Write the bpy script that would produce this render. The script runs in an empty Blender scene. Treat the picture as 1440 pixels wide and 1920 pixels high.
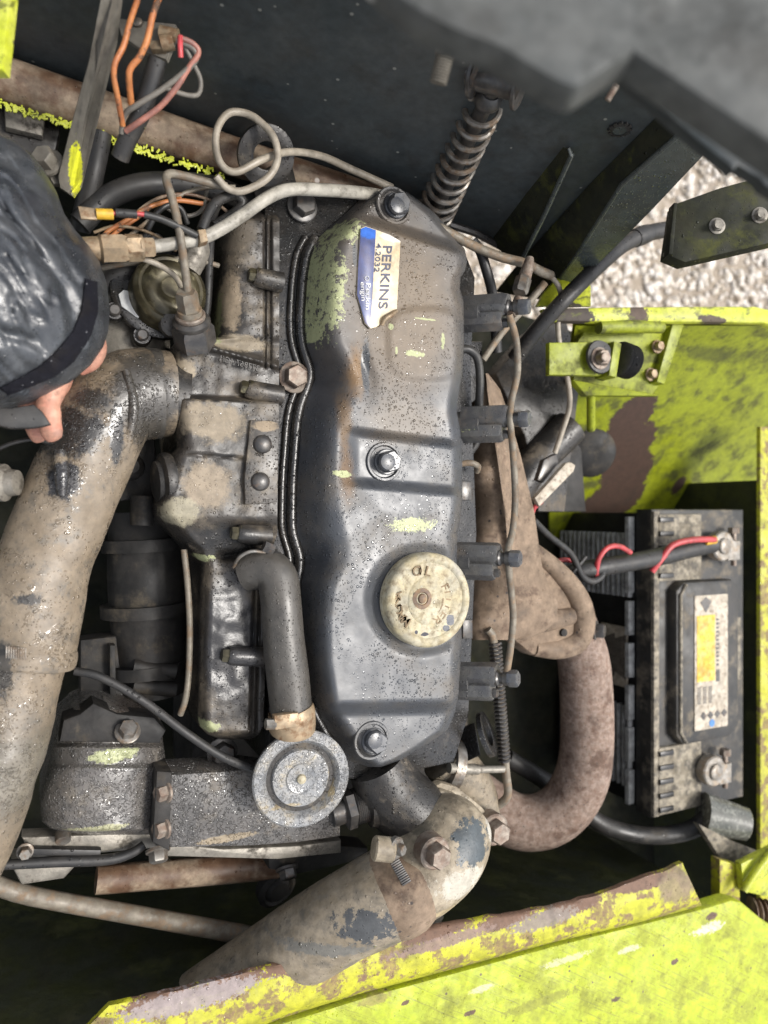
import bpy, bmesh, math, random
import numpy as np
from mathutils import Vector, Matrix, noise as mnoise
random.seed(7)
# ------------------------------------------------------------------ units
# lengths are written in units of S metres; the view is tilted TILT from straight down
S = 0.00055
D = 1380.0
TILT = math.radians(25)
CT, ST = math.cos(TILT), math.sin(TILT)
scene = bpy.context.scene
# ------------------------------------------------------------------ camera
cam_data = bpy.data.cameras.new('camera')
cam = bpy.data.objects.new('camera', cam_data)
scene.collection.objects.link(cam)
rot = Matrix(((CT, 0, -ST), (0, 1, 0), (ST, 0, CT)))
cam.matrix_world = Matrix.Translation(rot @ Vector((0, 0, D * S))) @ rot.to_4x4()
cam_data.sensor_fit = 'VERTICAL'
cam_data.sensor_height = 36
cam_data.lens = 18 / (960 / D)
cam_data.clip_start = 0.01
cam_data.clip_end = 200
cam_data.dof.use_dof = True
cam_data.dof.focus_distance = D * S
cam_data.dof.aperture_fstop = 4.0
scene.camera = cam
# ------------------------------------------------------------------ sky, sun, exposure
world = bpy.data.worlds.new('World')
scene.world = world
world.use_nodes = True
wn, wl = world.node_tree.nodes, world.node_tree.links
sky = wn.new('ShaderNodeTexSky')
sky.sky_type = 'NISHITA'
sky.sun_disc = False
sky.sun_elevation = math.radians(66)
sky.sun_rotation = math.radians(90)
sky.dust_density = 4.0
sky.air_density = 1.0
hs = wn.new('ShaderNodeHueSaturation')
hs.inputs['Saturation'].default_value = 0.35
wl.new(sky.outputs[0], hs.inputs['Color'])
wl.new(hs.outputs[0], wn['Background'].inputs['Color'])
wn['Background'].inputs['Strength'].default_value = 0.13
sun_data = bpy.data.lights.new('sun', 'SUN')
sun_data.energy = 1.4
sun_data.angle = math.radians(14)
sun_data.color = (1.0, 0.96, 0.9)
sun = bpy.data.objects.new('sun', sun_data)
scene.collection.objects.link(sun)
sd = Vector((0.40, 0.02, 0.92))          # towards the light
sun.rotation_euler = sd.to_track_quat('Z', 'Y').to_euler()
vs = scene.view_settings
vs.view_transform = 'Standard'
vs.look = 'None'
vs.gamma = 1
vs.use_curve_mapping = False
vs.exposure = 1.0
# ------------------------------------------------------------------ geometry helpers
UP = Vector((0, 0, 1))
AX = Vector((1, 0, 0))
AY = Vector((0, 1, 0))
EYE = rot @ Vector((0, 0, D))
CX, CZ = rot @ Vector((1, 0, 0)), rot @ Vector((0, 0, 1))

def zc_of(px, h):
    a = px - 720
    return (h - a * ST) / (CT - a * ST / D)
def P(px, py, zc):
    f = (D - zc) / D
    return rot @ Vector(((px - 720) * f, (960 - py) * f, zc))
def A(px, py, h=0.0):
    """point at height h above the cover's reference level"""
    return P(px, py, zc_of(px, h))
def sc(px, h):
    return (D - zc_of(px, h)) / D
def lerp_tab(tab):
    ys = [t[0] for t in tab]; xs = [t[1] for t in tab]
    return lambda y: float(np.interp(y, ys, xs))
def ss(a, b, x):
    t = min(1, max(0, (x - a) / (b - a)))
    return t * t * (3 - 2 * t)
def nz(x, y, s, k=0.0):
    return mnoise.noise(Vector((x / s, y / s, k)))
def crom(pts, sub):
    if sub <= 1 or len(pts) < 3: return [list(p) for p in pts]
    p = [list(q) for q in pts]
    p = [[2 * a - b for a, b in zip(p[0], p[1])]] + p + [[2 * a - b for a, b in zip(p[-1], p[-2])]]
    out = []
    for i in range(1, len(p) - 2):
        for k in range(sub):
            t = k / sub
            out.append([0.5 * ((2 * b) + (-a + c) * t + (2 * a - 5 * b + 4 * c - d) * t * t + (-a + 3 * b - 3 * c + d) * t ** 3)
                        for a, b, c, d in zip(p[i - 1], p[i], p[i + 1], p[i + 2])])
    out.append(p[-2])
    return out
def frame(axis):
    z = Vector(axis).normalized()
    x = z.cross(AY)
    if x.length < 0.1: x = z.cross(AX)
    x.normalize()
    return x, z.cross(x), z

class MB:
    def __init__(self): self.v = []; self.f = []
    def add(self, vs, fs):
        o = len(self.v)
        self.v += [Vector(q) for q in vs]
        self.f += [tuple(i + o for i in q) for q in fs]
        return self
    def rings(self, rings, cap0=True, cap1=True, closed=False):
        n = len(rings[0]); vs = []; fs = []
        for r in rings: vs += r
        m = len(rings)
        for i in range(m if closed else m - 1):
            j = (i + 1) % m
            for k in range(n):
                l = (k + 1) % n
                fs.append((i * n + k, i * n + l, j * n + l, j * n + k))
        if not closed:
            if cap0: fs.append(tuple(range(n - 1, -1, -1)))
            if cap1: fs.append(tuple((m - 1) * n + k for k in range(n)))
        return self.add(vs, fs)
    def lathe(self, o, axis, prof, n=24, phase=0.0, cap0=True, cap1=True, sx=1.0):
        x, y, z = frame(axis); o = Vector(o); rs = []
        for r, t in prof:
            rs.append([o + z * t + (x * math.cos(a) * sx + y * math.sin(a)) * r for a in [phase + 2 * math.pi * k / n for k in range(n)]])
        return self.rings(rs, cap0, cap1)
    def cyl(self, a, b, r, r2=None, n=20, bev=0.0):
        a, b = Vector(a), Vector(b); L = (b - a).length; r2 = r if r2 is None else r2
        pr = [(r, 0), (r2, L)] if not bev else [(r - bev, 0), (r, bev), (r2, L - bev), (r2 - bev, L)]
        return self.lathe(a, b - a, pr, n)
    def hexa(self, o, axis, r, h, ph=0.0):
        self.lathe(o, axis, [(r, 0), (r, h * .82), (r * .86, h)], 6, ph)
        return self
    def bolt(self, o, axis, r, h, ph=0.0, washer=True):
        ax = Vector(axis).normalized()
        if washer: self.lathe(o, ax, [(r * 1.32, -2), (r * 1.32, r * .16), (r * 1.22, r * .22)], 20)
        return self.hexa(Vector(o) + ax * (r * .2 if washer else 0), ax, r, h, ph)
    def path(self, pts, rad, n=12, cap=True, flat=1.0):
        """sweep: pts = Vectors, rad = radius or list"""
        m = len(pts); rad = rad if isinstance(rad, (list, tuple)) else [rad] * m
        rs = []; px = None
        for i in range(m):
            t = (pts[min(i + 1, m - 1)] - pts[max(i - 1, 0)]).normalized()
            if px is None: px, _, _ = frame(t)
            px = (px - t * px.dot(t)).normalized(); py = t.cross(px)
            rs.append([pts[i] + (px * math.cos(2 * math.pi * k / n) + py * math.sin(2 * math.pi * k / n) * flat) * rad[i] for k in range(n)])
        return self.rings(rs, cap, cap)
    def tube(self, pts, n=12, sub=6, r=None, cap=True):
        """pts = (px, py, h[, r]) with r as seen, scaled to its distance"""
        if r is not None: pts = [tuple(p[:3]) + (r,) for p in pts]
        q = crom(pts, sub)
        return self.path([A(*p[:3]) for p in q], [max(.5, p[3]) * sc(p[0], p[2]) for p in q], n, cap)
    def loft(self, top, down, bev=0.0, cap0=True):
        """top = ring of Vectors (counter-clockwise seen from outside), extruded by vector down with a bevelled rim"""
        n = len(top); down = Vector(down); dn = down.normalized()
        if bev:
            ins = []
            for i in range(n):
                e1 = (top[i] - top[i - 1]).normalized(); e2 = (top[(i + 1) % n] - top[i]).normalized()
                n1 = e1.cross(-dn); n2 = e2.cross(-dn); m = (n1 + n2)
                if m.length < 1e-4: m = n1
                m.normalize(); c = max(.35, m.dot(n1.normalized() if n1.length > 1e-6 else m))
                ins.append(top[i] - m * (bev / c))
            rs = [ins, [p.lerp(q, .68) + dn * bev * .3 for p, q in zip(ins, top)], [p + dn * bev for p in top], [p + down for p in top]]
        else:
            rs = [top, [p + down for p in top]]
        rs = rs[::-1]
        return self.rings(rs, cap0, True)
    def slab(self, poly, h, depth, bev=3.0, dirn=None):
        """prism: poly of (px,py) or (px,py,h) on level h, extruded down"""
        pts = [A(p[0], p[1], p[2] if len(p) > 2 else h) for p in poly]
        ar = sum(poly[i - 1][0] * poly[i][1] - poly[i][0] * poly[i - 1][1] for i in range(len(poly)))
        if ar > 0: pts = pts[::-1]
        return self.loft(pts, (dirn if dirn is not None else -UP) * depth, bev)
    def slabc(self, poly, zc, depth, bev=3.0, dirn=None):
        pts = [P(p[0], p[1], p[2] if len(p) > 2 else zc) for p in poly]
        ar = sum(poly[i - 1][0] * poly[i][1] - poly[i][0] * poly[i - 1][1] for i in range(len(poly)))
        if ar > 0: pts = pts[::-1]
        return self.loft(pts, (dirn if dirn is not None else -CZ) * depth, bev)
    def box(self, c, hx, hy, hz, bev=2.0, ax=AX, ay=AY, az=UP):
        c = Vector(c)
        t = [c + ax * (sx * hx) + ay * (sy * hy) + az * hz for sx, sy in ((-1, -1), (1, -1), (1, 1), (-1, 1))]
        return self.loft(t, az * (-2 * hz), bev)
    def rows(self, ys, xl, xr, hf, nu=40, base=None, ease=None):
        ys = list(ys); vs = []; fs = []
        for y in ys:
            a, b = xl(y), xr(y)
            for k in range(nu + 1):
                u = k / nu
                if ease: u = ease(u)
                x = a + (b - a) * u
                vs.append(A(x, y, hf(x, y, u)))
        w = nu + 1
        for i in range(len(ys) - 1):
            for k in range(nu):
                fs.append((i * w + k, (i + 1) * w + k, (i + 1) * w + k + 1, i * w + k + 1))
        if base is not None:
            m = len(ys)
            loop = [k for k in range(w)] + [i * w + nu for i in range(1, m)] + [(m - 1) * w + k for k in range(nu - 1, -1, -1)] + [i * w for i in range(m - 2, 0, -1)]
            o = len(vs)
            vs += [Vector((vs[i].x, vs[i].y, min(base, vs[i].z - 1))) for i in loop]
            L = len(loop)
            for i in range(L):
                j = (i + 1) % L
                fs.append((loop[i], loop[j], o + j, o + i))
        return self.add(vs, fs)
    def ball(self, c, r, n=12, sq=(1, 1, 1)):
        c = Vector(c); rs = []
        for i in range(1, n // 2):
            a = math.pi * i / (n // 2)
            rs.append([c + Vector((math.sin(a) * math.cos(2 * math.pi * k / n) * r * sq[0], math.sin(a) * math.sin(2 * math.pi * k / n) * r * sq[1], -math.cos(a) * r * sq[2])) for k in range(n)])
        return self.rings(rs)
    def text(self, s, size, warp, depth=0.0, bold=.006):
        """warp(u, v, w) -> point; u along the line, v up, w out of the surface"""
        cu = bpy.data.curves.new('lettering', 'FONT'); cu.body = s; cu.size = size
        cu.extrude = depth / 2; cu.offset = size * bold; cu.resolution_u = 3
        ob = bpy.data.objects.new('lettering', cu); scene.collection.objects.link(ob)
        dg = bpy.context.evaluated_depsgraph_get(); dg.update()
        me = bpy.data.meshes.new_from_object(ob.evaluated_get(dg))
        vs = [warp(v.co.x, v.co.y, v.co.z + depth / 2) for v in me.vertices]
        fs = [tuple(p.vertices) for p in me.polygons]
        bpy.data.objects.remove(ob); bpy.data.meshes.remove(me)
        return self.add(vs, fs)

def finish(name, mb, mat, origin, sharp=38):
    me = bpy.data.meshes.new(name)
    me.from_pydata([tuple((v - origin) * S) for v in mb.v], [], mb.f)
    me.validate(); me.update()
    bm = bmesh.new(); bm.from_mesh(me); bmesh.ops.recalc_face_normals(bm, faces=bm.faces); bm.to_mesh(me); bm.free()
    me.polygons.foreach_set('use_smooth', [True] * len(me.polygons))
    me.set_sharp_from_angle(angle=math.radians(sharp))
    me.materials.append(mat)
    return me
def base_of(mb):
    a = np.array([tuple(v) for v in mb.v]); lo, hi = a.min(0), a.max(0)
    return Vector(((lo[0] + hi[0]) / 2, (lo[1] + hi[1]) / 2, lo[2]))
ORI = {}
def thing(name, label, cat, at, group=None, kind=None):
    o = bpy.data.objects.new(name, None); scene.collection.objects.link(o)
    o.empty_display_size = .02
    o.location = Vector(at) * S; ORI[o.name] = Vector(at)
    o['label'] = label; o['category'] = cat
    if group: o['group'] = group
    if kind: o['kind'] = kind
    return o
def part(name, mb, mat, parent, label=None, sharp=38):
    og = ORI[parent.name]
    o = bpy.data.objects.new(name, finish(name, mb, mat, og, sharp)); scene.collection.objects.link(o)
    o.parent = parent; ORI[o.name] = og
    if label: o['label'] = label
    return o
def solo(name, label, cat, mb, mat, group=None, kind=None, sharp=38):
    og = base_of(mb)
    o = bpy.data.objects.new(name, finish(name, mb, mat, og, sharp)); scene.collection.objects.link(o)
    o.location = og * S; ORI[o.name] = og
    if kind: o['kind'] = kind
    if label: o['label'] = label
    if cat: o['category'] = cat
    if group: o['group'] = group
    return o
def cable(name, label, cat, pts, r, mat, group=None, n=10, sub=6):
    return solo(name, label, cat, MB().tube(pts, n, sub, r), mat, group)

# ------------------------------------------------------------------ materials
def mat(name, base, base2=None, n2=70, dust=None, damt=.5, dscale=80, dsharp=.08, rough=.45, drough=.85, metal=0.0,
        drops=0.0, dsize=9.0, wet=0.0, blobs=(), bump=0.0, bscale=14, spec=.5, speck=None, spamt=.3, spsize=14, streak=None, grime=.35, vary=.24):
    m = bpy.data.materials.new(name); m.use_nodes = True
    nt = m.node_tree; N, L = nt.nodes, nt.links
    bs = N['Principled BSDF']
    geo = N.new('ShaderNodeNewGeometry')
    sc_ = N.new('ShaderNodeVectorMath'); sc_.operation = 'SCALE'; sc_.inputs['Scale'].default_value = 1 / S
    L.new(geo.outputs['Position'], sc_.inputs[0]); pos = sc_.outputs[0]
    def noise(size, detail=4, rgh=.6, dist=0.0):
        n = N.new('ShaderNodeTexNoise'); n.inputs['Scale'].default_value = 1 / size
        n.inputs['Detail'].default_value = detail; n.inputs['Roughness'].default_value = rgh; n.inputs['Distortion'].default_value = dist
        L.new(pos, n.inputs['Vector']); return n.outputs['Fac']
    def mr(x, a, b, c=0.0, d=1.0, smooth=True):
        n = N.new('ShaderNodeMapRange'); n.interpolation_type = 'SMOOTHSTEP' if smooth else 'LINEAR'
        for i, v in enumerate((a, b, c, d)): n.inputs[i + 1].default_value = v
        L.new(x, n.inputs[0]); return n.outputs[0]
    def mth(op, a, b=None):
        n = N.new('ShaderNodeMath'); n.operation = op
        for i, v in enumerate((a, b)):
            if v is None: continue
            if isinstance(v, (int, float)): n.inputs[i].default_value = v
            else: L.new(v, n.inputs[i])
        return n.outputs[0]
    def mix(f, a, b):
        n = N.new('ShaderNodeMix'); n.data_type = 'RGBA'
        for i, v in ((0, f), (6, a), (7, b)):
            if isinstance(v, (int, float)): n.inputs[i].default_value = v
            elif isinstance(v, tuple): n.inputs[i].default_value = (*v[:3], 1)
            else: L.new(v, n.inputs[i])
        return n.outputs[2]
    def mixf(f, a, b):
        n = N.new('ShaderNodeMix'); n.data_type = 'FLOAT'
        for i, v in ((0, f), (2, a), (3, b)):
            if isinstance(v, (int, float)): n.inputs[i].default_value = v
            else: L.new(v, n.inputs[i])
        return n.outputs[0]
    col = base if base2 is None else mix(mr(noise(n2, 5, .65), .36, .64), base, base2)
    ro = rough
    vr = noise(55, 4)
    ro = mth('MULTIPLY', mr(vr, .3, .7, .75, 1.3, False), rough)
    if dust is not None:
        t = .5 + (.5 - damt) * .6
        f = mr(noise(dscale, 8, .68), t - dsharp, t + dsharp)
        g = mr(noise(10, 4, .7), .3, .7, .6, 1.0)
        f = mth('MULTIPLY', f, g)
        col = mix(f, col, dust); ro = mixf(f, ro, drough)
    for b in blobs:
        ctr, rad, c = b[0], b[1], b[2]
        soft = b[3] if len(b) > 3 else .3
        amp = b[4] if len(b) > 4 else .8
        stg = b[5] if len(b) > 5 else 1.0
        c0 = ctr if isinstance(ctr, Vector) else A(*ctr)
        s = sc(ctr[0], ctr[2]) if not isinstance(ctr, Vector) else 1.0
        sub = N.new('ShaderNodeVectorMath'); sub.operation = 'SUBTRACT'; L.new(pos, sub.inputs[0]); sub.inputs[1].default_value = c0
        mul = N.new('ShaderNodeVectorMath'); mul.operation = 'MULTIPLY'; L.new(sub.outputs[0], mul.inputs[0])
        mul.inputs[1].default_value = (1 / (rad[0] * s), 1 / (rad[1] * s), 1 / (rad[2] if len(rad) > 2 else 3 * max(rad) * s))
        ln = N.new('ShaderNodeVectorMath'); ln.operation = 'LENGTH'; L.new(mul.outputs[0], ln.inputs[0])
        nn = mth('MULTIPLY', mth('SUBTRACT', noise(max(8, min(rad[0], rad[1]) * .5), 9, .75), .5), amp * 2)
        d = mth('ADD', ln.outputs['Value'], nn)
        f = mr(d, 1.0, 1.0 - soft, 0, stg)
        if c == SAGE and min(rad[0], rad[1]) > 20: f = mth('MULTIPLY', f, mr(noise(19, 10, .8), .56, .53))
        col = mix(f, col, c)
        ro = mixf(f, ro, b[6] if len(b) > 6 else .7)
    if streak is not None:
        scol, ang, wid, lng, amt = streak
        mp = N.new('ShaderNodeMapping'); mp.vector_type = 'TEXTURE'
        mp.inputs['Rotation'].default_value = (0, 0, math.radians(ang)); mp.inputs['Scale'].default_value = (lng, wid, wid)
        L.new(pos, mp.inputs['Vector'])
        sn = N.new('ShaderNodeTexNoise'); sn.inputs['Scale'].default_value = 1.0; sn.inputs['Detail'].default_value = 5; sn.inputs['Roughness'].default_value = .7
        L.new(mp.outputs[0], sn.inputs['Vector'])
        col = mix(mr(sn.outputs['Fac'], .60 - amt * .2, .68 - amt * .2, 0, .8), col, scol)
    if grime:
        f = mth('MULTIPLY', mr(noise(60, 7, .62), .50, .68), grime)
        col = mix(f, col, (.022, .018, .014))
    if vary:
        k = mr(noise(17, 6, .68), .3, .7, 1 - vary, 1 + vary, False)
        vm = N.new('ShaderNodeVectorMath'); vm.operation = 'SCALE'
        if isinstance(col, tuple): vm.inputs[0].default_value = col
        else: L.new(col, vm.inputs[0])
        L.new(k, vm.inputs['Scale']); col = vm.outputs[0]
    if speck is not None:
        v = N.new('ShaderNodeTexVoronoi'); v.inputs['Scale'].default_value = 1 / spsize; L.new(pos, v.inputs['Vector'])
        sepc = N.new('ShaderNodeSeparateColor'); L.new(v.outputs['Color'], sepc.inputs[0])
        f = mth('MULTIPLY', mr(v.outputs['Distance'], .22, .12), mth('GREATER_THAN', sepc.outputs[0], 1 - spamt))
        col = mix(f, col, speck)
    height = None
    if bump:
        height = mth('MULTIPLY', noise(bscale, 6, .65), bump)
    if drops:
        hs_ = []
        for size, cov in ((dsize * .5, drops), (dsize * 1.0, drops * .4)):
            v = N.new('ShaderNodeTexVoronoi'); v.inputs['Scale'].default_value = 1 / size; L.new(pos, v.inputs['Vector'])
            sepc = N.new('ShaderNodeSeparateColor'); L.new(v.outputs['Color'], sepc.inputs[0])
            k = mth('MULTIPLY', mr(v.outputs['Distance'], .40, .12), mth('GREATER_THAN', sepc.outputs[1], 1 - cov))
            hs_.append(mth('MULTIPLY', k, size / 7.0))
        dm = mth('MAXIMUM', hs_[0], hs_[1])
        lim = mr(noise(150, 3), .35, .55)
        dm = mth('MULTIPLY', dm, lim)
        if wet:
            wv = N.new('ShaderNodeTexNoise'); wv.inputs['Scale'].default_value = 1 / 9; wv.inputs['Detail'].default_value = 2; wv.inputs['Distortion'].default_value = 1.6
            L.new(pos, wv.inputs['Vector'])
            wm = mth('MULTIPLY', mr(wv.outputs['Fac'], .52, .60), mr(noise(90, 3), .62 - wet * .3, .72 - wet * .3))
            wm2 = mth('MULTIPLY', wm, mth('ADD', mth('MULTIPLY', noise(8, 2, .5), 2.2), .0))
            dm = mth('MAXIMUM', dm, wm2)
        sm = mr(dm, 0, .3)
        ro = mixf(sm, ro, .04)
        col = mix(mth('MULTIPLY', sm, .08), col, (.01, .01, .012))
        height = dm if height is None else mth('ADD', height, dm)
    if height is not None:
        bp = N.new('ShaderNodeBump'); bp.inputs['Strength'].default_value = 1.0; bp.inputs['Distance'].default_value = 1.4 * S
        L.new(height, bp.inputs['Height']); L.new(bp.outputs[0], bs.inputs['Normal'])
    if isinstance(col, tuple): bs.inputs['Base Color'].default_value = (*col, 1)
    else: L.new(col, bs.inputs['Base Color'])
    L.new(ro, bs.inputs['Roughness'])
    bs.inputs['Metallic'].default_value = metal
    bs.inputs['Specular IOR Level'].default_value = spec
    return m

SAGE = (.36, .38, .20); TAN = (.30, .235, .16); DIRT = (.20, .155, .105); BROWN = (.16, .085, .035); LIME = (.40, .43, .012); PRIMER = (.055, .03, .02)
M = {}
M['cover'] = mat('cover_paint', (.050, .054, .061), (.066, .069, .073), 120, dust=(.11, .092, .07), damt=.36, dscale=130, dsharp=.15, rough=.46, drough=.62, grime=.12, vary=.14,
    drops=.65, dsize=8, spec=.8, bump=.08, bscale=20, speck=(.05, .045, .04), spamt=.08, spsize=8,
    blobs=[((750, 560, 0), (190, 290), (.125, .094, .062), .8, .25, .92, .62), ((770, 600, 0), (110, 190), (.165, .125, .083), .7, .4, .7, .65), ((760, 790, 0), (120, 60), (.12, .095, .068), .7, .5, .8, .5),
           ((662, 700, -20), (26, 70), (.20, .115, .045), .8, .5, .8), ((645, 890, -20), (26, 80), (.15, .085, .035), .8, .5, .7), ((640, 790, -20), (20, 80), (.17, .10, .04), .8, .5, .7),
           ((600, 540, -50), (34, 92), SAGE, .06, 1.1, 1), ((636, 430, -30), (34, 34), SAGE, .06, 1.5, 1), ((590, 625, -50), (12, 16), SAGE, .06, .8, 1),
           ((774, 984, 0), (46, 13), (.42, .44, .25), .06, 1.7, 1), ((645, 888, 0), (22, 7), SAGE, .08, .8, 1), ((776, 664, 0), (20, 6), SAGE, .08, 1.6, 1),
           ((795, 600, 0), (26, 2.0), SAGE, .2, 1.2, 1), ((828, 640, 0), (4, 16), SAGE, .1, 1.4, 1), ((732, 613, 0), (5, 6), SAGE, .1, .6, 1), ((742, 658, 0), (3, 8), SAGE, .1, .6, 1),
           ((688, 690, 0), (10, 60), (.04, .045, .05), .3, .6, .9, .3), ((665, 478, 0), (5, 26), (.03, .035, .04), .2, .2, .9, .4)])
M['oily'] = mat('oily_black_iron', (.010, .010, .010), (.022, .020, .018), 60, dust=(.06, .05, .04), damt=.25, rough=.26, drops=.5, dsize=7, spec=.7, bump=.5, bscale=10)
M['oilydust'] = mat('oily_dusty_iron', (.016, .015, .014), (.035, .031, .027), 60, dust=(.12, .10, .075), damt=.38, rough=.4, drops=.35, dsize=8, spec=.5, bump=.6, bscale=10)
M['dark'] = mat('dark_dirty_iron', (.012, .0115, .011), (.024, .022, .020), 60, dust=(.07, .058, .042), damt=.34, rough=.6, spec=.35, bump=.5, bscale=14)
M['manifold'] = mat('grimy_cast_manifold', (.022, .020, .018), (.05, .043, .036), 70, dust=(.19, .155, .11), damt=.36, dscale=85, dsharp=.12, rough=.38, drough=.6, drops=.5, dsize=8, spec=.5, bump=.5, bscale=10,
    blobs=[((400, 790, -60), (75, 45), (.25, .205, .145), .35, .7, .9), ((390, 910, -60), (55, 55), (.26, .21, .15), .35, .7, .9), ((345, 690, -70), (32, 24), (.29, .24, .17), .3, .6, .9),
           ((335, 960, -80), (40, 30), (.30, .27, .19), .3, .7, .8), ((445, 640, -70), (70, 18), (.26, .215, .15), .3, .6, .8), ((450, 430, -70), (40, 50), (.12, .10, .075), .5, .6, .8),
           ((437, 560, -70), (20, 70), (.28, .22, .15), .35, .7, .8), ((495, 800, -60), (28, 12), (.27, .21, .14), .3, .5, .9),
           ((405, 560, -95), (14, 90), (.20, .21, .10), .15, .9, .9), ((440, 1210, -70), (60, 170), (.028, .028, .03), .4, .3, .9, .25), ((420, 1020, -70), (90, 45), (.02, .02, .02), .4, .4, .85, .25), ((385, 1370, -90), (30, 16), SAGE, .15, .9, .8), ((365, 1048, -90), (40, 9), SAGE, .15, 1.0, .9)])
M['rustman'] = mat('rusty_exhaust_iron', (.155, .108, .07), (.235, .172, .12), 55, dust=(.08, .05, .033), damt=.36, dscale=45, rough=.8, bump=.7, bscale=8, drops=.12, speck=(.05, .04, .035), spamt=.12, spsize=18)
M['rustpipe'] = mat('rusty_pipe', (.185, .125, .095), (.27, .205, .165), 12, dust=(.13, .07, .045), damt=.35, dscale=60, rough=.85, bump=1.0, bscale=5, speck=(.06, .05, .045), spamt=.35, spsize=9)
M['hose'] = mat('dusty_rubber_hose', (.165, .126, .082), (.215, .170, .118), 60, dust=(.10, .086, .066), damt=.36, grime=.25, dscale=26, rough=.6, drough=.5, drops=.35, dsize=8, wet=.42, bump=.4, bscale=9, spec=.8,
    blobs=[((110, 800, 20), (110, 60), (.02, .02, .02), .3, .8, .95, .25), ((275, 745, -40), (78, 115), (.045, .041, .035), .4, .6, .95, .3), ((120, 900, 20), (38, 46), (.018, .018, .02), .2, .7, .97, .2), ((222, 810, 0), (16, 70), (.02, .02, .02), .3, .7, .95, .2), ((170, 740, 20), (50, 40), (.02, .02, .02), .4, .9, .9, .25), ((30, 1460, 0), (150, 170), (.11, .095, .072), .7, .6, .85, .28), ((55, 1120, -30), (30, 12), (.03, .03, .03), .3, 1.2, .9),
           ((5, 1250, -40), (20, 60), (.03, .028, .025), .3, .8, .9), ((40, 1450, -40), (70, 90), (.17, .15, .115), .6, .6, .7, .3)])
M['coolhose'] = mat('dusty_coolant_hose', (.185, .15, .103), (.245, .205, .15), 50, grime=.25, dust=(.16, .14, .11), damt=.4, dscale=30, rough=.65, drops=.2, bump=.4, bscale=8,
    blobs=[((665, 1700, -60), (60, 34), (.055, .06, .065), .15, 1.3, .95, .5), ((735, 1640, -60), (22, 30), (.03, .032, .035), .1, 1.1, .95, .45), ((600, 1760, -60), (90, 14), (.13, .13, .12), .3, 1.1, .8)])
M['therm'] = mat('weathered_alloy', (.22, .18, .125), (.32, .27, .195), 40, dust=(.10, .08, .055), damt=.36, dscale=50, rough=.6, bump=.6, bscale=9, drops=.15,
    blobs=[((872, 1572, 0), (44, 40), (.05, .065, .075), .12, 1.2, .95, .4), ((790, 1560, 0), (40, 24), (.09, .08, .06), .4, .9, .8), ((850, 1640, 0), (60, 30), (.46, .43, .36), .25, 1.1, .85), ((900, 1540, -40), (14, 30), (.45, .43, .38), .2, 1.0, .8), ((812, 1690, -20), (50, 10), (.38, .30, .18), .3, 1, .9)])
M['greyrubber'] = mat('grey_rubber', (.050, .046, .040), (.075, .068, .058), 60, rough=.42, drops=.45, dsize=6, bump=.15, spec=.6)
M['rubber'] = mat('black_rubber', (.018, .018, .018), (.03, .028, .026), 50, dust=(.08, .07, .055), damt=.25, rough=.5, drops=.15, bump=.2)
M['steel'] = mat('dull_zinc_steel', (.22, .21, .19), (.14, .12, .10), 30, dust=(.16, .11, .07), damt=.4, dscale=25, rough=.38, metal=.55, bump=.2)
M['boltdark'] = mat('dark_bolt', (.05, .048, .047), (.085, .078, .07), 20, dust=(.12, .08, .055), damt=.3, dscale=18, rough=.34, metal=.3, bump=.3, spec=.7)
M['injector'] = mat('dark_injector_steel', (.060, .060, .062), (.10, .098, .092), 30, dust=(.12, .10, .08), damt=.34, rough=.36, drops=.4, dsize=6, spec=.7, bump=.3, blobs=[((895, 800, 10), (26, 6), SAGE, .1, .9, 1), ((900, 778, 10), (10, 8), SAGE, .1, .9, 1)])
M['boltgrey'] = mat('grey_painted_bolt', (.06, .065, .075), (.09, .09, .09), 24, rough=.33, drops=.35, dsize=6, spec=.7)
M['boltrust'] = mat('rusty_bolt', (.17, .12, .09), (.26, .22, .18), 16, rough=.5, metal=.35, bump=.4, bscale=6)
M['cap'] = mat('worn_cream_cap', (.38, .325, .20), (.45, .41, .30), 30, dust=(.22, .175, .11), damt=.40, dscale=14, dsharp=.1, rough=.6, drops=.1, bump=.5, bscale=6,
    blobs=[((846, 1163, 30), (9, 12), (.05, .055, .07), .1, .6, 1, .4), ((838, 1178, 30), (8, 6), (.05, .055, .07), .1, .6, 1, .4), ((782, 1186, 30), (4, 4), (.05, .05, .06), .1, .5, 1), ((798, 1190, 30), (9, 4), (.05, .05, .06), .1, .6, 1), ((865, 1060, 30), (22, 30), (.40, .38, .32), .5, .4, .7)])
M['capletter'] = mat('cap_lettering', (.19, .135, .08), (.26, .19, .11), 12, rough=.7)
M['caprust'] = mat('cap_centre_rust', (.24, .15, .075), (.15, .10, .07), 12, rough=.6, bump=.4, bscale=6)
M['breather'] = mat('wet_breather_lid', (.20, .205, .21), (.26, .25, .23), 40, dust=(.34, .28, .18), damt=.30, dscale=40, rough=.3, drops=.5, dsize=9, wet=1.0, spec=1.0, bump=.2,
    blobs=[((632, 1480, 0), (8, 40), (.33, .25, .12), .4, .8, .9), ((600, 1430, 0), (12, 12), (.34, .29, .16), .3, .8, .9), ((545, 1528, 0), (40, 6), (.30, .23, .12), .4, .8, .8)])
M['wetiron'] = mat('wet_grey_casting', (.075, .070, .064), (.11, .10, .09), 50, dust=(.14, .12, .095), damt=.34, rough=.34, drops=.7, dsize=9, wet=1.1, spec=1.0, bump=.3, bscale=12,
    blobs=[((215, 1415, -140), (45, 14), SAGE, .1, .9, .95), ((180, 1545, -160), (55, 10), (.33, .32, .18), .15, .9, .9), ((430, 1580, -100), (60, 8), (.28, .22, .14), .2, .9, .9), ((230, 1350, -170), (110, 30), (.055, .04, .03), .4, .4, .9)])
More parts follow.
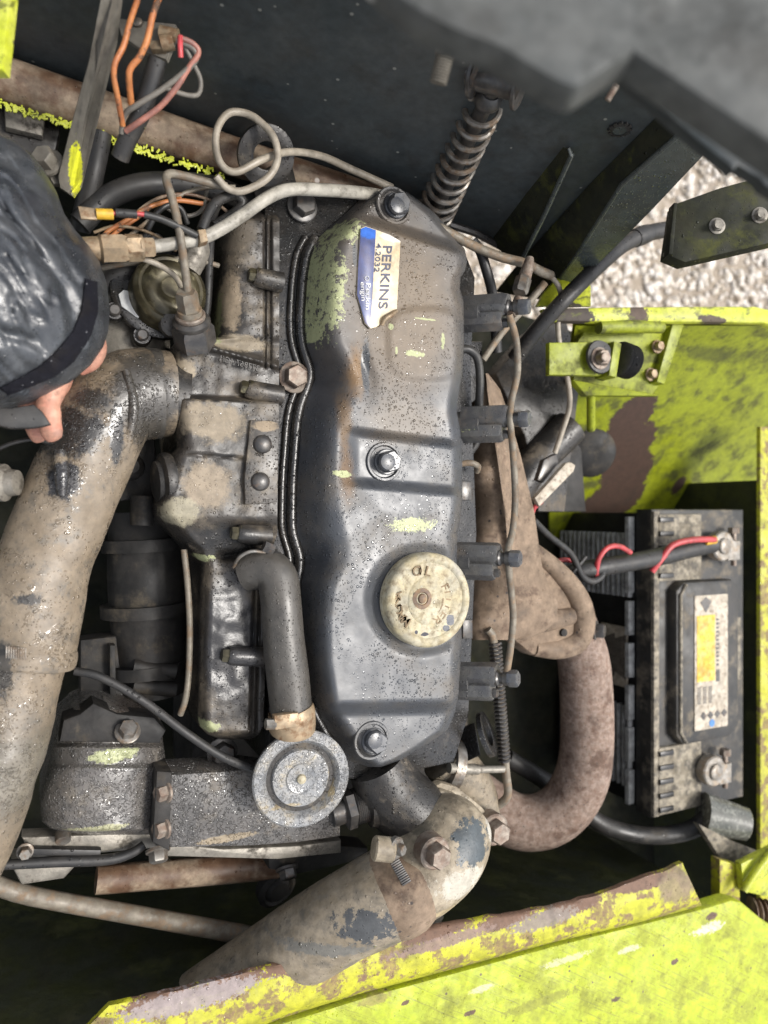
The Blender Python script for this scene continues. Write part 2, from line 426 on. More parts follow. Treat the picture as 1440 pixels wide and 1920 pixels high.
M['bonnet'] = mat('dark_green_black_paint', (.032, .040, .043), (.046, .054, .056), 160, dust=(.05, .052, .048), damt=.3, dscale=150, dsharp=.2, rough=.42, drough=.6, bump=.12, bscale=10, speck=(.20, .20, .18), spamt=.09, spsize=17, spec=.5)
M['bonnetedge'] = mat('wet_flange_and_glint', (.045, .054, .052), (.065, .075, .07), 120, rough=.3, drops=.5, dsize=8, spec=.6, bump=.1)
M['beam'] = mat('grey_bonnet_frame', (.085, .09, .088), (.11, .112, .106), 140, dust=(.07, .073, .07), damt=.4, rough=.6, spec=.3, speck=(.5, .5, .47), spamt=.10, spsize=40, bump=.2)
M['yellow'] = mat('lime_paint', (.40, .44, .018), (.46, .50, .03), 70, dust=(.46, .47, .10), damt=.40, dscale=90, dsharp=.12, rough=.42, drough=.5, drops=.15, dsize=7, bump=.3, bscale=12, speck=(.12, .10, .05), spamt=.12, spsize=15, streak=((.10, .105, .02), 20, 26, 60, .25),
    blobs=[((1190, 850, -400), (62, 110), PRIMER, .08, .7, 1), ((1270, 910, -450), (14, 18), PRIMER, .1, .8, 1), ((1075, 590, -100), (46, 30), (.045, .033, .025), .08, .8, 1), ((1335, 600, -100), (40, 9), (.07, .05, .03), .1, .9, 1), ((1195, 592, -100), (26, 26), (.07, .045, .03), .1, .9, 1)])
M['yellowtop'] = mat('weathered_lime_panel', (.33, .40, .006), (.39, .44, .010), 60, dust=(.26, .28, .035), damt=.44, dscale=75, dsharp=.12, rough=.5, drops=.2, dsize=6, bump=.5, bscale=10, speck=(.10, .07, .03), spamt=.10, spsize=17, streak=((.20, .21, .03), -32, 4, 150, .27),
    blobs=[((1330, 1740, -92), (40, 10), (.55, .54, .40), .15, 1.6, .9), ((1060, 1800, -92), (60, 7), (.50, .50, .28), .2, 1.6, .8), ((1180, 1780, -92), (30, 6), (.52, .52, .34), .2, 1.6, .8), ((880, 1900, -92), (14, 5), (.12, .07, .04), .15, 1.2, 1), ((760, 1880, -92), (10, 5), (.12, .07, .04), .15, 1.2, 1), ((1010, 1880, -92), (90, 12), (.24, .25, .03), .3, 1.4, .8), ((1330, 1715, -100), (16, 8), (.11, .06, .04), .2, 1.0, 1), ((1260, 1800, -100), (10, 6), (.1, .06, .04), .2, 1.0, 1), ((900, 1850, -100), (30, 8), (.5, .48, .3), .3, 1, .8), ((1150, 1870, -100), (12, 5), (.1, .06, .04), .2, 1, 1), ((700, 1870, -100), (40, 12), (.24, .2, .06), .4, 1, .8)])
M['yellowlip'] = mat('rusty_lime_lip', (.38, .37, .02), (.42, .41, .015), 50, dust=(.17, .10, .065), damt=.47, dscale=46, dsharp=.03, rough=.55, drough=.75, drops=.22, bump=.6, bscale=10,
    blobs=[((x_, y_, -70), (80, 13), (.15, .085, .055), .1, 1.1, 1) for x_, y_ in ((300, 1872), (430, 1840), (560, 1806), (690, 1772), (820, 1744), (950, 1722), (1070, 1698), (1200, 1654))] + [((360, 1862, -80), (130, 20), (.27, .225, .215), .1, 1.5, .95), ((820, 1756, -80), (120, 10), (.22, .15, .12), .12, 1.4, .95), ((1010, 1716, -80), (80, 14), (.22, .18, .15), .12, 1.4, .95), ((1255, 1655, -80), (55, 36), (.20, .15, .09), .35, .7, .9), ((1180, 1690, -80), (50, 12), (.42, .42, .02), .2, .6, .9)])
M['olive'] = mat('olive_bracket_shaded_web', (.014, .015, .010), (.022, .023, .011), 60, dust=(.06, .063, .014), damt=.36, dscale=70, rough=.7, spec=.25, bump=.5, drops=.1, blobs=[((1400, 455, -160), (60, 8), LIME, .3, 1.0, .9)])
M['rail'] = mat('rusty_brown_rail', (.095, .05, .028), (.15, .09, .055), 60, dust=(.30, .235, .165), damt=.50, dscale=70, dsharp=.10, rough=.5, bump=.4, drops=.1, speck=(.5, .45, .4), spamt=.05, spsize=30)
M['bar'] = mat('dusty_grey_bar', (.10, .092, .075), (.15, .135, .11), 60, rough=.6, bump=.3, blobs=[((140, 330, -60), (14, 40), (.55, .56, .02), .1, .8, 1), ((163, 225, -40), (8, 26), (.55, .56, .02), .1, .9, 1)])
M['battery'] = mat('black_battery_plastic', (.014, .014, .015), (.022, .022, .022), 80, dust=(.07, .062, .05), damt=.28, dscale=80, rough=.38, bump=.1, drops=.1)
M['batteryrib'] = mat('battery_edge_highlights', (.42, .42, .41), (.26, .26, .25), 30, rough=.4)  # pale grey painted on black ribs as the highlights of their wet edges
M['batterytop'] = mat('dirty_battery_lid', (.020, .020, .019), (.035, .032, .028), 60, dust=(.16, .135, .10), damt=.38, dscale=70, rough=.5, bump=.3)
M['crust'] = mat('corroded_dirt', (.22, .19, .14), (.10, .09, .075), 22, dust=(.34, .30, .23), damt=.45, dscale=24, rough=.85, bump=1.0, bscale=7)
M['lead'] = mat('lead_clamp', (.30, .28, .25), (.20, .18, .15), 18, dust=(.30, .23, .16), damt=.4, dscale=20, rough=.4, metal=.4, bump=.5, bscale=8)
M['red'] = mat('red_wire', (.48, .05, .06), (.38, .05, .05), 30, rough=.4)
M['orange'] = mat('orange_wire', (.42, .16, .05), (.36, .12, .04), 30, dust=(.05, .04, .03), damt=.4, dscale=22, dsharp=.03, rough=.5)
M['pinkwire'] = mat('faded_red_wire', (.34, .14, .10), (.22, .10, .08), 26, rough=.5)
M['greywire'] = mat('grey_wire', (.11, .10, .085), (.16, .145, .12), 40, rough=.5)
M['blackwire'] = mat('black_wire', (.022, .022, .022), (.04, .038, .034), 40, rough=.45)
M['beigewire'] = mat('beige_wire', (.33, .29, .23), (.25, .215, .165), 40, rough=.5)
M['pipe'] = mat('dusty_steel_pipe', (.20, .175, .135), (.13, .11, .085), 30, dust=(.26, .18, .11), damt=.4, dscale=30, rough=.55, metal=.1, bump=.3)
M['whitepipe'] = mat('pale_plastic_pipe', (.40, .375, .32), (.30, .28, .235), 40, dust=(.16, .145, .12), damt=.36, dscale=40, rough=.5)
M['brass'] = mat('tarnished_brass', (.34, .25, .155), (.26, .20, .13), 20, dust=(.18, .10, .05), damt=.42, dscale=16, rough=.5, metal=.35, bump=.3)
M['olivemetal'] = mat('yellow_passivated_dome', (.05, .043, .025), (.11, .095, .055), 40, dust=(.38, .34, .20), damt=.26, dscale=40, rough=.3, metal=.5, spec=.7, bump=.2)
M['alloy'] = mat('dirty_cast_alloy', (.20, .185, .155), (.28, .255, .215), 40, dust=(.08, .07, .055), damt=.4, dscale=40, rough=.45, metal=.3, bump=.6, bscale=8)
M['tag'] = mat('white_tag', (.62, .63, .62), rough=.4)
M['skin'] = mat('skin', (.50, .26, .18), (.44, .19, .13), 30, dust=(.27, .15, .105), damt=.34, dscale=26, rough=.5, bump=.45, bscale=5, grime=.15, blobs=[((112, 812, 40), (14, 10), (.30, .17, .13), .6, .6, .8)])
M['sleeve'] = mat('wet_black_waterproof', (.022, .024, .028), (.035, .039, .044), 70, dust=(.085, .09, .095), damt=.36, dscale=60, dsharp=.2, rough=.28, drough=.36, bump=.45, bscale=8, spec=.95, drops=.15, dsize=6, grime=.2)
M['velcro'] = mat('black_velcro', (.010, .010, .014), rough=.95, bump=1.2, bscale=3, speck=(.25, .25, .26), spamt=.12, spsize=6, spec=.2)
M['stickerblue'] = mat('blue_print', (.05, .075, .20), (.085, .085, .16), 50, rough=.3, blobs=[((690, 436, 2), (30, 16), (.05, .14, .48), .4, .4, 1, .2)])
M['stickercream'] = mat('cream_print', (.58, .47, .30), (.66, .57, .41), 40, rough=.35, blobs=[((735, 446, 2), (30, 9), (.80, .76, .68), .3, .3, 1, .3)])
M['ink'] = mat('navy_ink', (.035, .04, .085), rough=.4)
M['whiteink'] = mat('white_ink', (.62, .62, .62), rough=.4)
M['labelwhite'] = mat('dirty_white_label', (.46, .41, .33), (.36, .31, .24), 22, dust=(.16, .12, .085), damt=.36, dscale=12, rough=.6)
M['labelyellow'] = mat('yellow_label', (.62, .40, .025), (.58, .44, .12), 26, dust=(.42, .22, .02), damt=.36, dscale=14, rough=.55)
M['blueprint'] = mat('blue_recycling_mark', (.04, .16, .38), rough=.5)
M['yellowsleeve'] = mat('yellow_crimp', (.62, .38, .03), (.55, .32, .03), 16, rough=.4)
M['cleancap'] = mat('clear_plastic_boot', (.10, .105, .09), (.15, .15, .13), 24, dust=(.30, .30, .26), damt=.36, dscale=16, rough=.2, spec=.7)
M['gravelbase'] = mat('gravel_ground', (.24, .20, .15), (.34, .29, .24), 40, rough=.9, bump=1.0, bscale=20)
M['stone'] = mat('gravel_stones', (.44, .38, .30), (.68, .64, .59), 34, dust=(.34, .26, .18), damt=.34, dscale=70, rough=.75)
M['floor'] = mat('oily_chassis_steel', (.012, .013, .010), (.022, .022, .014), 120, dust=(.022, .024, .010), damt=.3, dscale=160, rough=.85, spec=.15)
M['innerpanel'] = mat('shaded_lime_inner_panel', (.030, .034, .012), (.020, .024, .012), 110, dust=(.06, .066, .012), damt=.36, dscale=120, rough=.6, bump=.3)  # lime paint coloured dark olive for shade and oily grime
M['grimyshadedyellow'] = mat('grimy_shaded_lime_paint', (.235, .27, .008), (.185, .21, .006), 60, dust=(.075, .083, .010), damt=.38, dscale=60, dsharp=.1, rough=.5, bump=.5, bscale=9, speck=(.03, .03, .012), spamt=.25, spsize=11, blobs=[((x_, y_, -118 - 630 * ((y_ - 604) / 400) ** .9), (r_, 42, 3000), PRIMER, .05, .5, 1) for x_, y_, r_ in ((1182, 785, 48), (1180, 835, 56), (1176, 885, 58), (1165, 930, 50), (1130, 950, 50))] + [ ((1272, 910, -615), (14, 18, 3000), PRIMER, .1, .8, 1), ((1350, 660, -200), (120, 14), (.09, .10, .012), .6, .8, .8)])  # lime paint darkened to stand in for shade, plus olive grime mottles
# ================================================================== SETTING
GH = -1900
mb = MB()
c = [A(300, -900, GH), A(3200, -900, GH), A(3200, 2600, GH), A(-2600, 2600, GH), A(-2600, -900, GH)]
q = 12000
mb.add([(-q, -q, GH), (q, -q, GH), (q, q, GH), (-q, q, GH)], [(0, 1, 2, 3)])
solo('ground', None, None, mb, M['gravelbase'], kind='structure')
# loose gravel where the yard shows past the bonnet
mb = MB()
ico = []
bm = bmesh.new(); bmesh.ops.create_icosphere(bm, subdivisions=1, radius=1)
iv = [v.co.copy() for v in bm.verts]; iff = [tuple(v.index for v in f.verts) for f in bm.faces]; bm.free()
lo = A(830, 620, GH); hi = A(1560, 60, GH)
for i in range(4200):
    x = random.uniform(lo.x, hi.x); y = random.uniform(lo.y, hi.y)
    r = random.choice((12, 15, 19, 24, 32)) * random.uniform(.7, 1.25)
    sx, sy, sz = r * random.uniform(.8, 1.5), r * random.uniform(.7, 1.1), r * random.uniform(.5, .8)
    a = random.uniform(0, 6.28); ca, sa = math.cos(a), math.sin(a)
    vs_ = []
    for v in iv:
        k = 1 + .22 * mnoise.noise(v * 1.3 + Vector((i, 0, 0)))
        X, Y = v.x * sx * k, v.y * sy * k
        vs_.append((x + X * ca - Y * sa, y + X * sa + Y * ca, GH + sz * .45 + v.z * sz * k))
    mb.add(vs_, iff)
solo('gravel', 'loose pale gravel stones covering the yard', 'gravel', mb, M['stone'], kind='stuff', sharp=60)

# chassis floor under the engine and behind it
mb = MB()
fx0, fx1 = -1400, 1440
mb.add([(-3000, -3000, -770), (1470, -3000, -770), (1470, 560, -770), (560, 700, -770), (-3000, 1500, -770),
        (-3000, -3000, -800), (1470, -3000, -800), (1470, 560, -800), (560, 700, -800), (-3000, 1500, -800)],
       [(0, 1, 2, 3, 4), (9, 8, 7, 6, 5), (0, 5, 6, 1), (1, 6, 7, 2), (2, 7, 8, 3), (3, 8, 9, 4), (4, 9, 5, 0)])
solo('floor', None, None, mb, M['floor'], kind='structure')

# back plate of the bay (bulkhead), below the rusty rail
mb = MB()
mb.add([A(-200, 60, -170), A(860, 420, -170)], [])
p0, p1 = A(-200, 50, -190), A(850, 420, -190)
mb = MB(); mb.loft([p0, p1, Vector((p1.x, p1.y, -770)), Vector((p0.x, p0.y, -770))][::-1], Vector((0.2, 1, 0)) * 20, 0)
solo('bulkhead_plate', 'dark steel bulkhead plate below the rusty rail', 'panel', mb, M['floor'])

# ================================================================== BONNET
pa, pb, pc = P(0, 140, 92), P(1000, 480, -388), P(900, 0, 350)
bn = (pb - pa).cross(pc - pa).normalized()
if bn.dot(EYE - pa) < 0: bn = -bn
def B(px, py, off=0.0):
    d = P(px, py, 0) - EYE
    t = (pa + bn * off - EYE).dot(bn) / d.dot(bn)
    return EYE + d * t
def bslab(poly, off, th, bev=0):
    pts = [B(x, y, off) for x, y in poly]
    ar = sum(poly[i - 1][0] * poly[i][1] - poly[i][0] * poly[i - 1][1] for i in range(len(poly)))
    if ar > 0: pts = pts[::-1]
    return MB().loft(pts, -bn * th, bev)
bon = thing('engine_bonnet', 'raised black engine bonnet with grey frame and welded stiffeners behind the engine', 'bonnet', B(500, 300))
part('inner_panel', bslab([(-260, 40), (300, 235), (640, 352), (930, 452), (985, 490), (1255, 205), (1240, 90), (1000, -160), (500, -170), (-260, -150)], 0, 8), M['bonnet'], bon)
def strip(pts_a, pts_b, th, nrm=None):
    """thin plate between two polylines of Vectors"""
    m = MB(); n = len(pts_a); vs_ = []
    for a, b in zip(pts_a, pts_b):
        vs_ += [a, b]
    fs = [(2 * i, 2 * i + 1, 2 * i + 3, 2 * i + 2) for i in range(n - 1)]
    nn = nrm if nrm is not None else (pts_b[0] - pts_a[0]).cross(pts_a[-1] - pts_a[0]).normalized()
    k = len(vs_)
    vs_ += [v - nn * th for v in vs_]
    fs += [tuple(i + k for i in f[::-1]) for f in fs]
    for i in range(n - 1):
        fs += [(2 * i, 2 * i + 2, 2 * i + 2 + k, 2 * i + k), (2 * i + 1, 2 * i + 1 + k, 2 * i + 3 + k, 2 * i + 3)]
    fs += [(0, k, k + 1, 1), (2 * n - 2, 2 * n - 1, 2 * n - 1 + k, 2 * n - 2 + k)]
    m.add(vs_, fs); return m
# folded edge channel: web standing off the panel, then the wet outer flange
inn = [B(1250, 200, -3), B(1108, 342, -3), B(978, 486, -3), B(930, 545, -3)]
mid = [B(1288, 238, 20), B(1166, 344, 42), B(1082, 476, 60), B(1022, 560, 60)]
out = [B(1334, 268, 26), B(1215, 395, 46), B(1104, 508, 60), B(1042, 576, 62)]
part('channel_web', strip(inn, mid, 5), M['olive'], bon)  # darker than the panel: shade put into the web's colour, with olive stains
part('channel_flange', strip(mid, out, 6), M['bonnetedge'], bon)
part('channel_side', strip(out, [v - bn * 50 + AX * 6 for v in out], 5), M['bonnet'], bon)
# triangular gusset
part('gusset', strip([B(918, 455), B(985, 365), B(1056, 276)], [B(973, 497, 60), B(1020, 405, 48), B(1072, 290, 12)], 6), M['olive'], bon)  # dark olive colour stands in for the gusset's shade, besides its stains
part('gusset_edge_glint', MB().path([B(973, 497, 61), B(1020, 405, 49), B(1072, 290, 13), B(1066, 278, 4)], [5, 5, 5, 3], 8), M['bonnetedge'], bon)  # paler bead imitating light reflected along the gusset edge
part('channel_edge_glint', MB().path([v + bn * 2 for v in mid], 5, 8), M['bonnetedge'], bon)  # added bead, its pale colour painting the bright reflection on the fold
mb = MB()
mb.lathe(B(1162, 243, 1), bn, [(17, 0), (17, 2), (12, 3)], 28, cap1=False)
for k in range(12):
    a = 2 * math.pi * k / 12; x, y, z = frame(bn)
    mb.box(B(1162, 243, 2) + (x * math.cos(a) + y * math.sin(a)) * 17, 3, 3, 2, 0, x, y, z)
part('push_clip', mb, M['rubber'], bon)
part('clip_plug', MB().lathe(B(1162, 243, 1), bn, [(13, 0), (13, 2)], 24), M['bonnetedge'], bon)
part('lower_lip', MB().path([B(780, 400, 6), B(890, 436, 6), B(985, 486, 6)], [9, 9, 9], 8), M['boltdark'], bon)
# near frame, out of focus
fr = [tuple(p_) for p_ in crom([(660, -90), (740, -14), (800, 28), (860, 58), (930, 84), (990, 120), (1050, 154), (1082, 162), (1110, 148), (1150, 122), (1186, 101)], 5)] + [(1190, 98), (1310, 178), (1500, 304), (1500, -140)]
part('frame_beam', MB().slabc(fr, 860, 34, 7), M['beam'], bon)
mb = MB()
mb.slabc([(1158, 134), (1192, 100), (1500, 300), (1500, 390), (1432, 346), (1426, 336), (1384, 310), (1376, 320), (1366, 308), (1300, 256)], 700, 16, 3)
part('frame_flange', mb, M['bonnet'], bon)
def stud(px, py, zc, axis, r, L, nutr):
    m = MB(); o = P(px, py, zc); x, y, z = frame(axis)
    pts = []; rr = []
    for i in range(25):
        pts.append(o + z * (L * i / 24)); rr.append(r * (1.0 if i % 2 else .82))
    m.path(pts, rr, 12); m.hexa(o - z * 2, z, nutr, nutr * .8)
    return m
part('stud_bolt', stud(1168, 140, 380, rot @ Vector((-.5, -.8, -.3)), 5, 36, 10), M['boltrust'], bon)
part('threaded_stud', stud(838, 90, 470, rot @ Vector((-.25, -.9, -.35)), 12, 40, 15), M['bar'], bon)

# gas-strut style spring stay
st = thing('bonnet_spring', 'black coil spring stay between engine and raised bonnet', 'spring', P(808, 395, -250))
s0, s1 = P(800, 430, -290), P(918, 178, 160)
ax = (s1 - s0); L_ = ax.length; x, y, z = frame(ax)
pts = []; turns = 13
for i in range(turns * 18 + 1):
    t = i / (turns * 18); a = 2 * math.pi * turns * t
    pts.append(s0 + ax * (t * .97) + (x * math.cos(a) + y * math.sin(a)) * (41 - 13 * t))
part('coil', MB().path(pts, 5.4, 8), M['steel'], st)
part('guide_rod', MB().cyl(s0, s1 + z * 20, 14, n=14), M['boltdark'], st)
part('spring_seat', MB().lathe(s1 - z * 14, z, [(20, -6), (24, 0), (24, 10), (16, 22)], 20), M['boltdark'], st)
w = rot @ Vector((.86, -.35, .2)); w.normalize()
part('cross_pin', MB().cyl(s1 + z * 34 - w * 34, s1 + z * 34 + w * 36, 22, n=18, bev=2), M['boltdark'], st)
for k, s_ in enumerate((-1, 1)):
    m = MB(); o = s1 + z * 40 + w * (38 * s_)
    m.lathe(o - w * 4, w, [(36, 0), (38, 1.5), (38, 7), (36, 8)], 28)
    m.box(o + z * 40, 4, 34, 40, 1, w, z.cross(w), z)
    part('clevis_plate', m, M['boltdark'], st)
part('pin_nut', MB().bolt(s1 + z * 44 - w * 46, -w, 18, 14), M['boltdark'], st)

# ================================================================== ENGINE
eng = thing('diesel_engine', 'oily four cylinder diesel engine filling the middle of the bay', 'engine', A(690, 950, -600))
head = MB().slab([(496, 366), (600, 345), (700, 372), (872, 470), (892, 520), (884, 700), (895, 1000), (880, 1340), (852, 1430), (700, 1462), (560, 1462), (505, 1440)], -108, 330, 5)
part('cylinder_head', head, M['oily'], eng)
part('engine_block', MB().slab([(400, 380), (860, 420), (880, 1400), (840, 1480), (360, 1480), (360, 700)], -440, 260, 6), M['dark'], eng)

# rocker cover -----------------------------------------------------
xl = lerp_tab([(352, 722), (358, 700), (370, 680), (400, 648), (430, 614), (460, 584), (520, 573), (600, 568), (650, 571), (685, 586), (712, 590), (740, 574), (780, 563), (900, 554), (1000, 552), (1030, 566), (1060, 571), (1090, 561), (1200, 568), (1300, 580), (1345, 598), (1400, 632), (1425, 652), (1438, 690)])
xr = lerp_tab([(352, 742), (358, 760), (370, 778), (400, 816), (440, 852), (468, 872), (490, 876), (508, 872), (520, 864), (540, 862), (565, 869), (640, 870), (700, 867), (750, 858), (775, 857), (805, 863), (860, 867), (950, 866), (1000, 858), (1060, 856), (1100, 862), (1200, 866), (1300, 860), (1340, 852), (1370, 838), (1400, 795), (1425, 752), (1438, 715)])
xc = lerp_tab([(352, 740), (400, 690), (440, 662), (500, 648), (600, 640), (640, 646), (680, 672), (705, 686), (735, 684), (765, 664), (800, 650), (860, 644), (900, 640), (940, 642), (980, 652), (1020, 664), (1050, 660), (1100, 636), (1160, 626), (1240, 626), (1330, 640), (1438, 720)])
def cover_h(x, y, u):
    a, b, c_ = xl(y), xr(y), xc(y)
    t = min(1, max(0, (x - a) / max(4, c_ - a)))
    wv = math.sin(min(1, t * 1.02) * math.pi / 2) ** 1.15
    d = 0.0
    k = y - (412 + (x - 683) * .316)              # upper bolt pad
    d += 48 * (1 - ss(-14, 10, k))
    k1 = y - (806 + (x - 650) * .13); k2 = y - (903 + (x - 640) * .085)
    d += 26 * ss(-10, 12, k1) * (1 - ss(-12, 12, k2)) * ss(-25, 25, x - 652)   # saddle at the middle bolt
    k3 = y - (1330 + (x - 640) * -.02)
    d += 40 * ss(-16, 14, k3)
    top = -d
    top += 5 * (1 - ss(60, 80, (abs(x - 798) ** 3.2 + abs((y - 645) * 1.05) ** 3.2) ** (1 / 3.2)))   # pressed disc
    top += 4 * nz(x, y, 150, 3) + .6 * nz(x, y, 40, 9)
    h = -100 + (100 + top) * wv
    h -= 34 * (1 - ss(0, 1, min(1, max(0, (b - x) / 20)) ** .6))
    cap_d = math.hypot(x - 790, y - 1125)
    h -= 10 * (1 - ss(86, 112, cap_d)) * wv
    h += -9 * math.exp(-((x - 684 - 9 * math.sin((y - 690) / 26)) / 15) ** 2 - ((y - 690) / 50) ** 2)
    return h
ys = list(np.linspace(352, 1438, 300))
rc = part('rocker_cover', MB().rows(ys, xl, xr, cover_h, 88, -108), M['cover'], eng, 'black pressed steel rocker cover, brown with dust towards the bonnet', sharp=60)
m = MB(); pts = [(y_, xl(y_)) for y_ in range(440, 1400, 6)]
fl = [A(x_ - 6, y_, -100) for y_, x_ in pts]
fl = [sum((fl[max(0, min(len(fl) - 1, i + j))] for j in range(-4, 5)), Vector()) / 9 for i in range(len(fl))]
m.path(fl, [10] * len(fl), 12)
fl2 = [v + Vector((-19, 0, -5)) for v in fl]
m.path(fl2, [7] * len(fl2), 10)
part('cover_flange', m, M['oily'], eng)
for (bx, by, bh, cup) in ((744, 386, -46, 1), (726, 866, -24, 1), (702, 1388, -40, 1)):
    m = MB()
    m.lathe(A(bx - 6, by, bh), UP, [(36, -4), (38, 0), (36, 4), (32, 4), (29, -1), (29, -6)], 32, cap0=False, cap1=False)
    bb = part('bolt_seat', m, M['cover'], rc)
    m = MB(); m.lathe(A(bx - 2, by, bh), UP, [(25, -8), (25, 3), (23, 5)], 24); m.hexa(A(bx, by, bh + 3), UP, 22, 22, .3); m.lathe(A(bx, by, bh + 22), UP, [(17, 0), (15, 5), (8, 7)], 18)
    part('bolt', m, M['boltgrey'], rc)

# oil filler cap
oc = part('oil_filler_cap', MB().lathe(A(790, 1122, -8), UP, [(86, 0), (90, 3), (90, 30), (86, 36), (79, 38.5), (74, 37.5), (71, 34.5), (47, 34.5), (44, 37), (30, 38), (24, 37)], 64), M['cap'], eng, 'cream oil filler cap with worn embossed lettering')
co = A(790, 1122, 26)
def ring_text(m, s, a0, da, R, size):
    for i, ch in enumerate(s):
        a = math.radians(a0 - i * da); u = Vector((math.cos(a), math.sin(a), 0)); tdir = Vector((math.sin(a), -math.cos(a), 0))
        o = co + u * R
        m.text(ch, size, lambda X, Y, Z, o=o, u=u, t=tdir: o + t * (X - size * .3) + u * Y + UP * (Z + .8), 3)
m = MB(); ring_text(m, 'OIL', 104, 15, 44, 26); ring_text(m, 'FILLER', 20, 14.5, 44, 26); ring_text(m, 'MAGNA', 232, 15, 44, 26)
part('embossed_lettering', m, M['capletter'], oc)
part('centre_rivet', MB().lathe(co, UP, [(21, 0), (20, 4), (13, 5), (10, 2), (8, 7), (3, 9)], 24), M['caprust'], oc)

# maker's sticker --------------------------------------------------
def SH(x, y): return cover_h(x, y, 0) + 3.0
stk = [(676, 428), (686, 424), (706, 431), (730, 440), (751, 452), (748, 510), (744, 582), (733, 590), (722, 594), (716, 606), (706, 613), (694, 616), (684, 606), (676, 575), (669, 553), (671, 500), (674, 460)]
def flat_patch(poly, mat_, lift, parent, name, label=None):
    m = MB(); m.slab([(x, y, SH(720, 520) + lift) for x, y in poly], 0, 2.2, .4)
    return part(name, m, mat_, parent, label)
skr = flat_patch(stk, M['stickercream'], 0, eng, 'maker_sticker', 'torn blue and cream maker sticker on the rocker cover')
flat_patch([(676.5, 429), (686, 425), (705, 431.5), (703, 470), (698, 560), (694, 615), (684.5, 605), (676.5, 575), (669.8, 553), (671.6, 500), (674.6, 460)], M['stickerblue'], 1.2, skr, 'blue_band')
def img_text(m, s, ox, oy, rx, ry, size, h, depth=.6, ux=None, uy=None, sx=1.0):
    l = math.hypot(rx, ry); rx, ry = rx / l, ry / l
    if ux is None: ux, uy = ry * -1, rx     # up = right rotated counter-clockwise as seen (image y is down)
    m.text(s, size, lambda X, Y, Z: A(ox + X * sx * rx + Y * ux, oy + X * sx * ry + Y * uy, h) + UP * Z, depth)
sh = SH(720, 520)
m = MB(); img_text(m, 'PERKINS', 719, 459, -.075, 1, 24, sh + 1.0, .5, 1, .02, 1.34)
img_text(m, '4.2032', 706, 456, -.075, 1, 13.5, sh + 1.0, .5, 1, .02, 1.5)
part('navy_lettering', m, M['ink'], skr)
m = MB(); img_text(m, 'Perkin', 686.5, 530, -.02, 1, 12.5, sh + 2.2, .5, 1, .02, 1.6)
img_text(m, 'engin', 676, 528, .05, 1, 12, sh + 2.2, .5, 1, .02, 1.45)
pts = [(688 + 4.2 * math.cos(a), 522 + 4.2 * math.sin(a)) for a in [k * math.pi / 3 for k in range(7)]]
m.path([A(x_, y_, sh + 2.4) for x_, y_ in pts], .7, 6)
part('white_lettering', m, M['whiteink'], skr)
m = MB(); m.tube([(716, 610, sh + 3, 3), (722, 598, sh + 6, 5), (734, 590, sh + 6, 5), (744, 582, sh + 3, 3)], 10, 4)
part('curled_edge', m, M['brass'], skr)

# intake manifold --------------------------------------------------
ixl = lerp_tab([(398, 440), (404, 424), (420, 416), (500, 412), (600, 404), (634, 400), (640, 330), (655, 318), (690, 313), (745, 322), (840, 330), (852, 318), (900, 306), (945, 292), (965, 294), (990, 318), (1020, 345), (1044, 366), (1056, 376), (1100, 374), (1200, 372), (1340, 370), (1362, 374), (1378, 390), (1386, 410)])
ixr = lerp_tab([(398, 512), (410, 524), (800, 523), (945, 520), (1000, 520), (1050, 504), (1080, 500), (1300, 496), (1360, 494), (1378, 485), (1386, 470)])
def int_h(x, y, u):
    a, b = ixl(y), ixr(y)
    h = -84
    h += 10 * (1 - ss(628, 645, y))
    h += 26 * ss(742, 752, y - (x - 400) * .03) * (1 - ss(965, 1005, y))
    h -= 4 * ss(846, 851, y - (x - 330) * .09) * (1 - ss(965, 1000, y))
    h -= 4 * math.exp(-((y - 848 - (x - 330) * .09) / 2.5) ** 2) * ss(320, 330, x)
    h += 12 * math.exp(-((y - 648 - (x - 380) * .27) / 7) ** 2) * ss(365, 380, x)       # cast rib
    h -= 16 * ss(1000, 1050, y)
    h -= 22 * math.exp(-((y - 1042) / 9) ** 2) * ss(400, 430, x)
    wd = 60 if y < 640 else (34 if y < 1040 else 26)
    t = min(1, max(0, (x - a) / wd))
    h -= (70 if y < 640 or y > 1040 else 80) * (1 - math.sqrt(1 - (1 - t) ** 2))
    for gx_ in (507, 497):                         # machined grooves beside the head
        if y < 690 or y > 1060:
            xx = gx_ - (22 if y > 1060 else 0) - (y - 1200) * .03 * (y > 1060)
            h -= 7 * math.exp(-((x - xx) / 2.6) ** 2)
    e = min(y - 398, 1386 - y)
    h -= 50 * (1 - ss(0, 18, e)) ** 2
    h += 2.5 * nz(x, y, 24, 2) + 2.5 * nz(x, y, 70, 5)
    return h
im = part('intake_manifold', MB().rows(np.linspace(398, 1386, 330), ixl, ixr, int_h, 64, -330), M['manifold'], eng, 'grimy cast intake manifold with dusty tan patches', sharp=60)
part('cover_plate', MB().slab([(470, 787), (524, 790), (520, 942), (460, 946), (458, 900)], -48, 30, 2), M['manifold'], im)
for x_, y_ in ((492, 833), (488, 903)):
    part('core_plug', MB().lathe(A(x_, y_, -48), UP, [(17, -2), (17, 3), (14, 7), (8, 10)], 22), M['boltdark'], im)
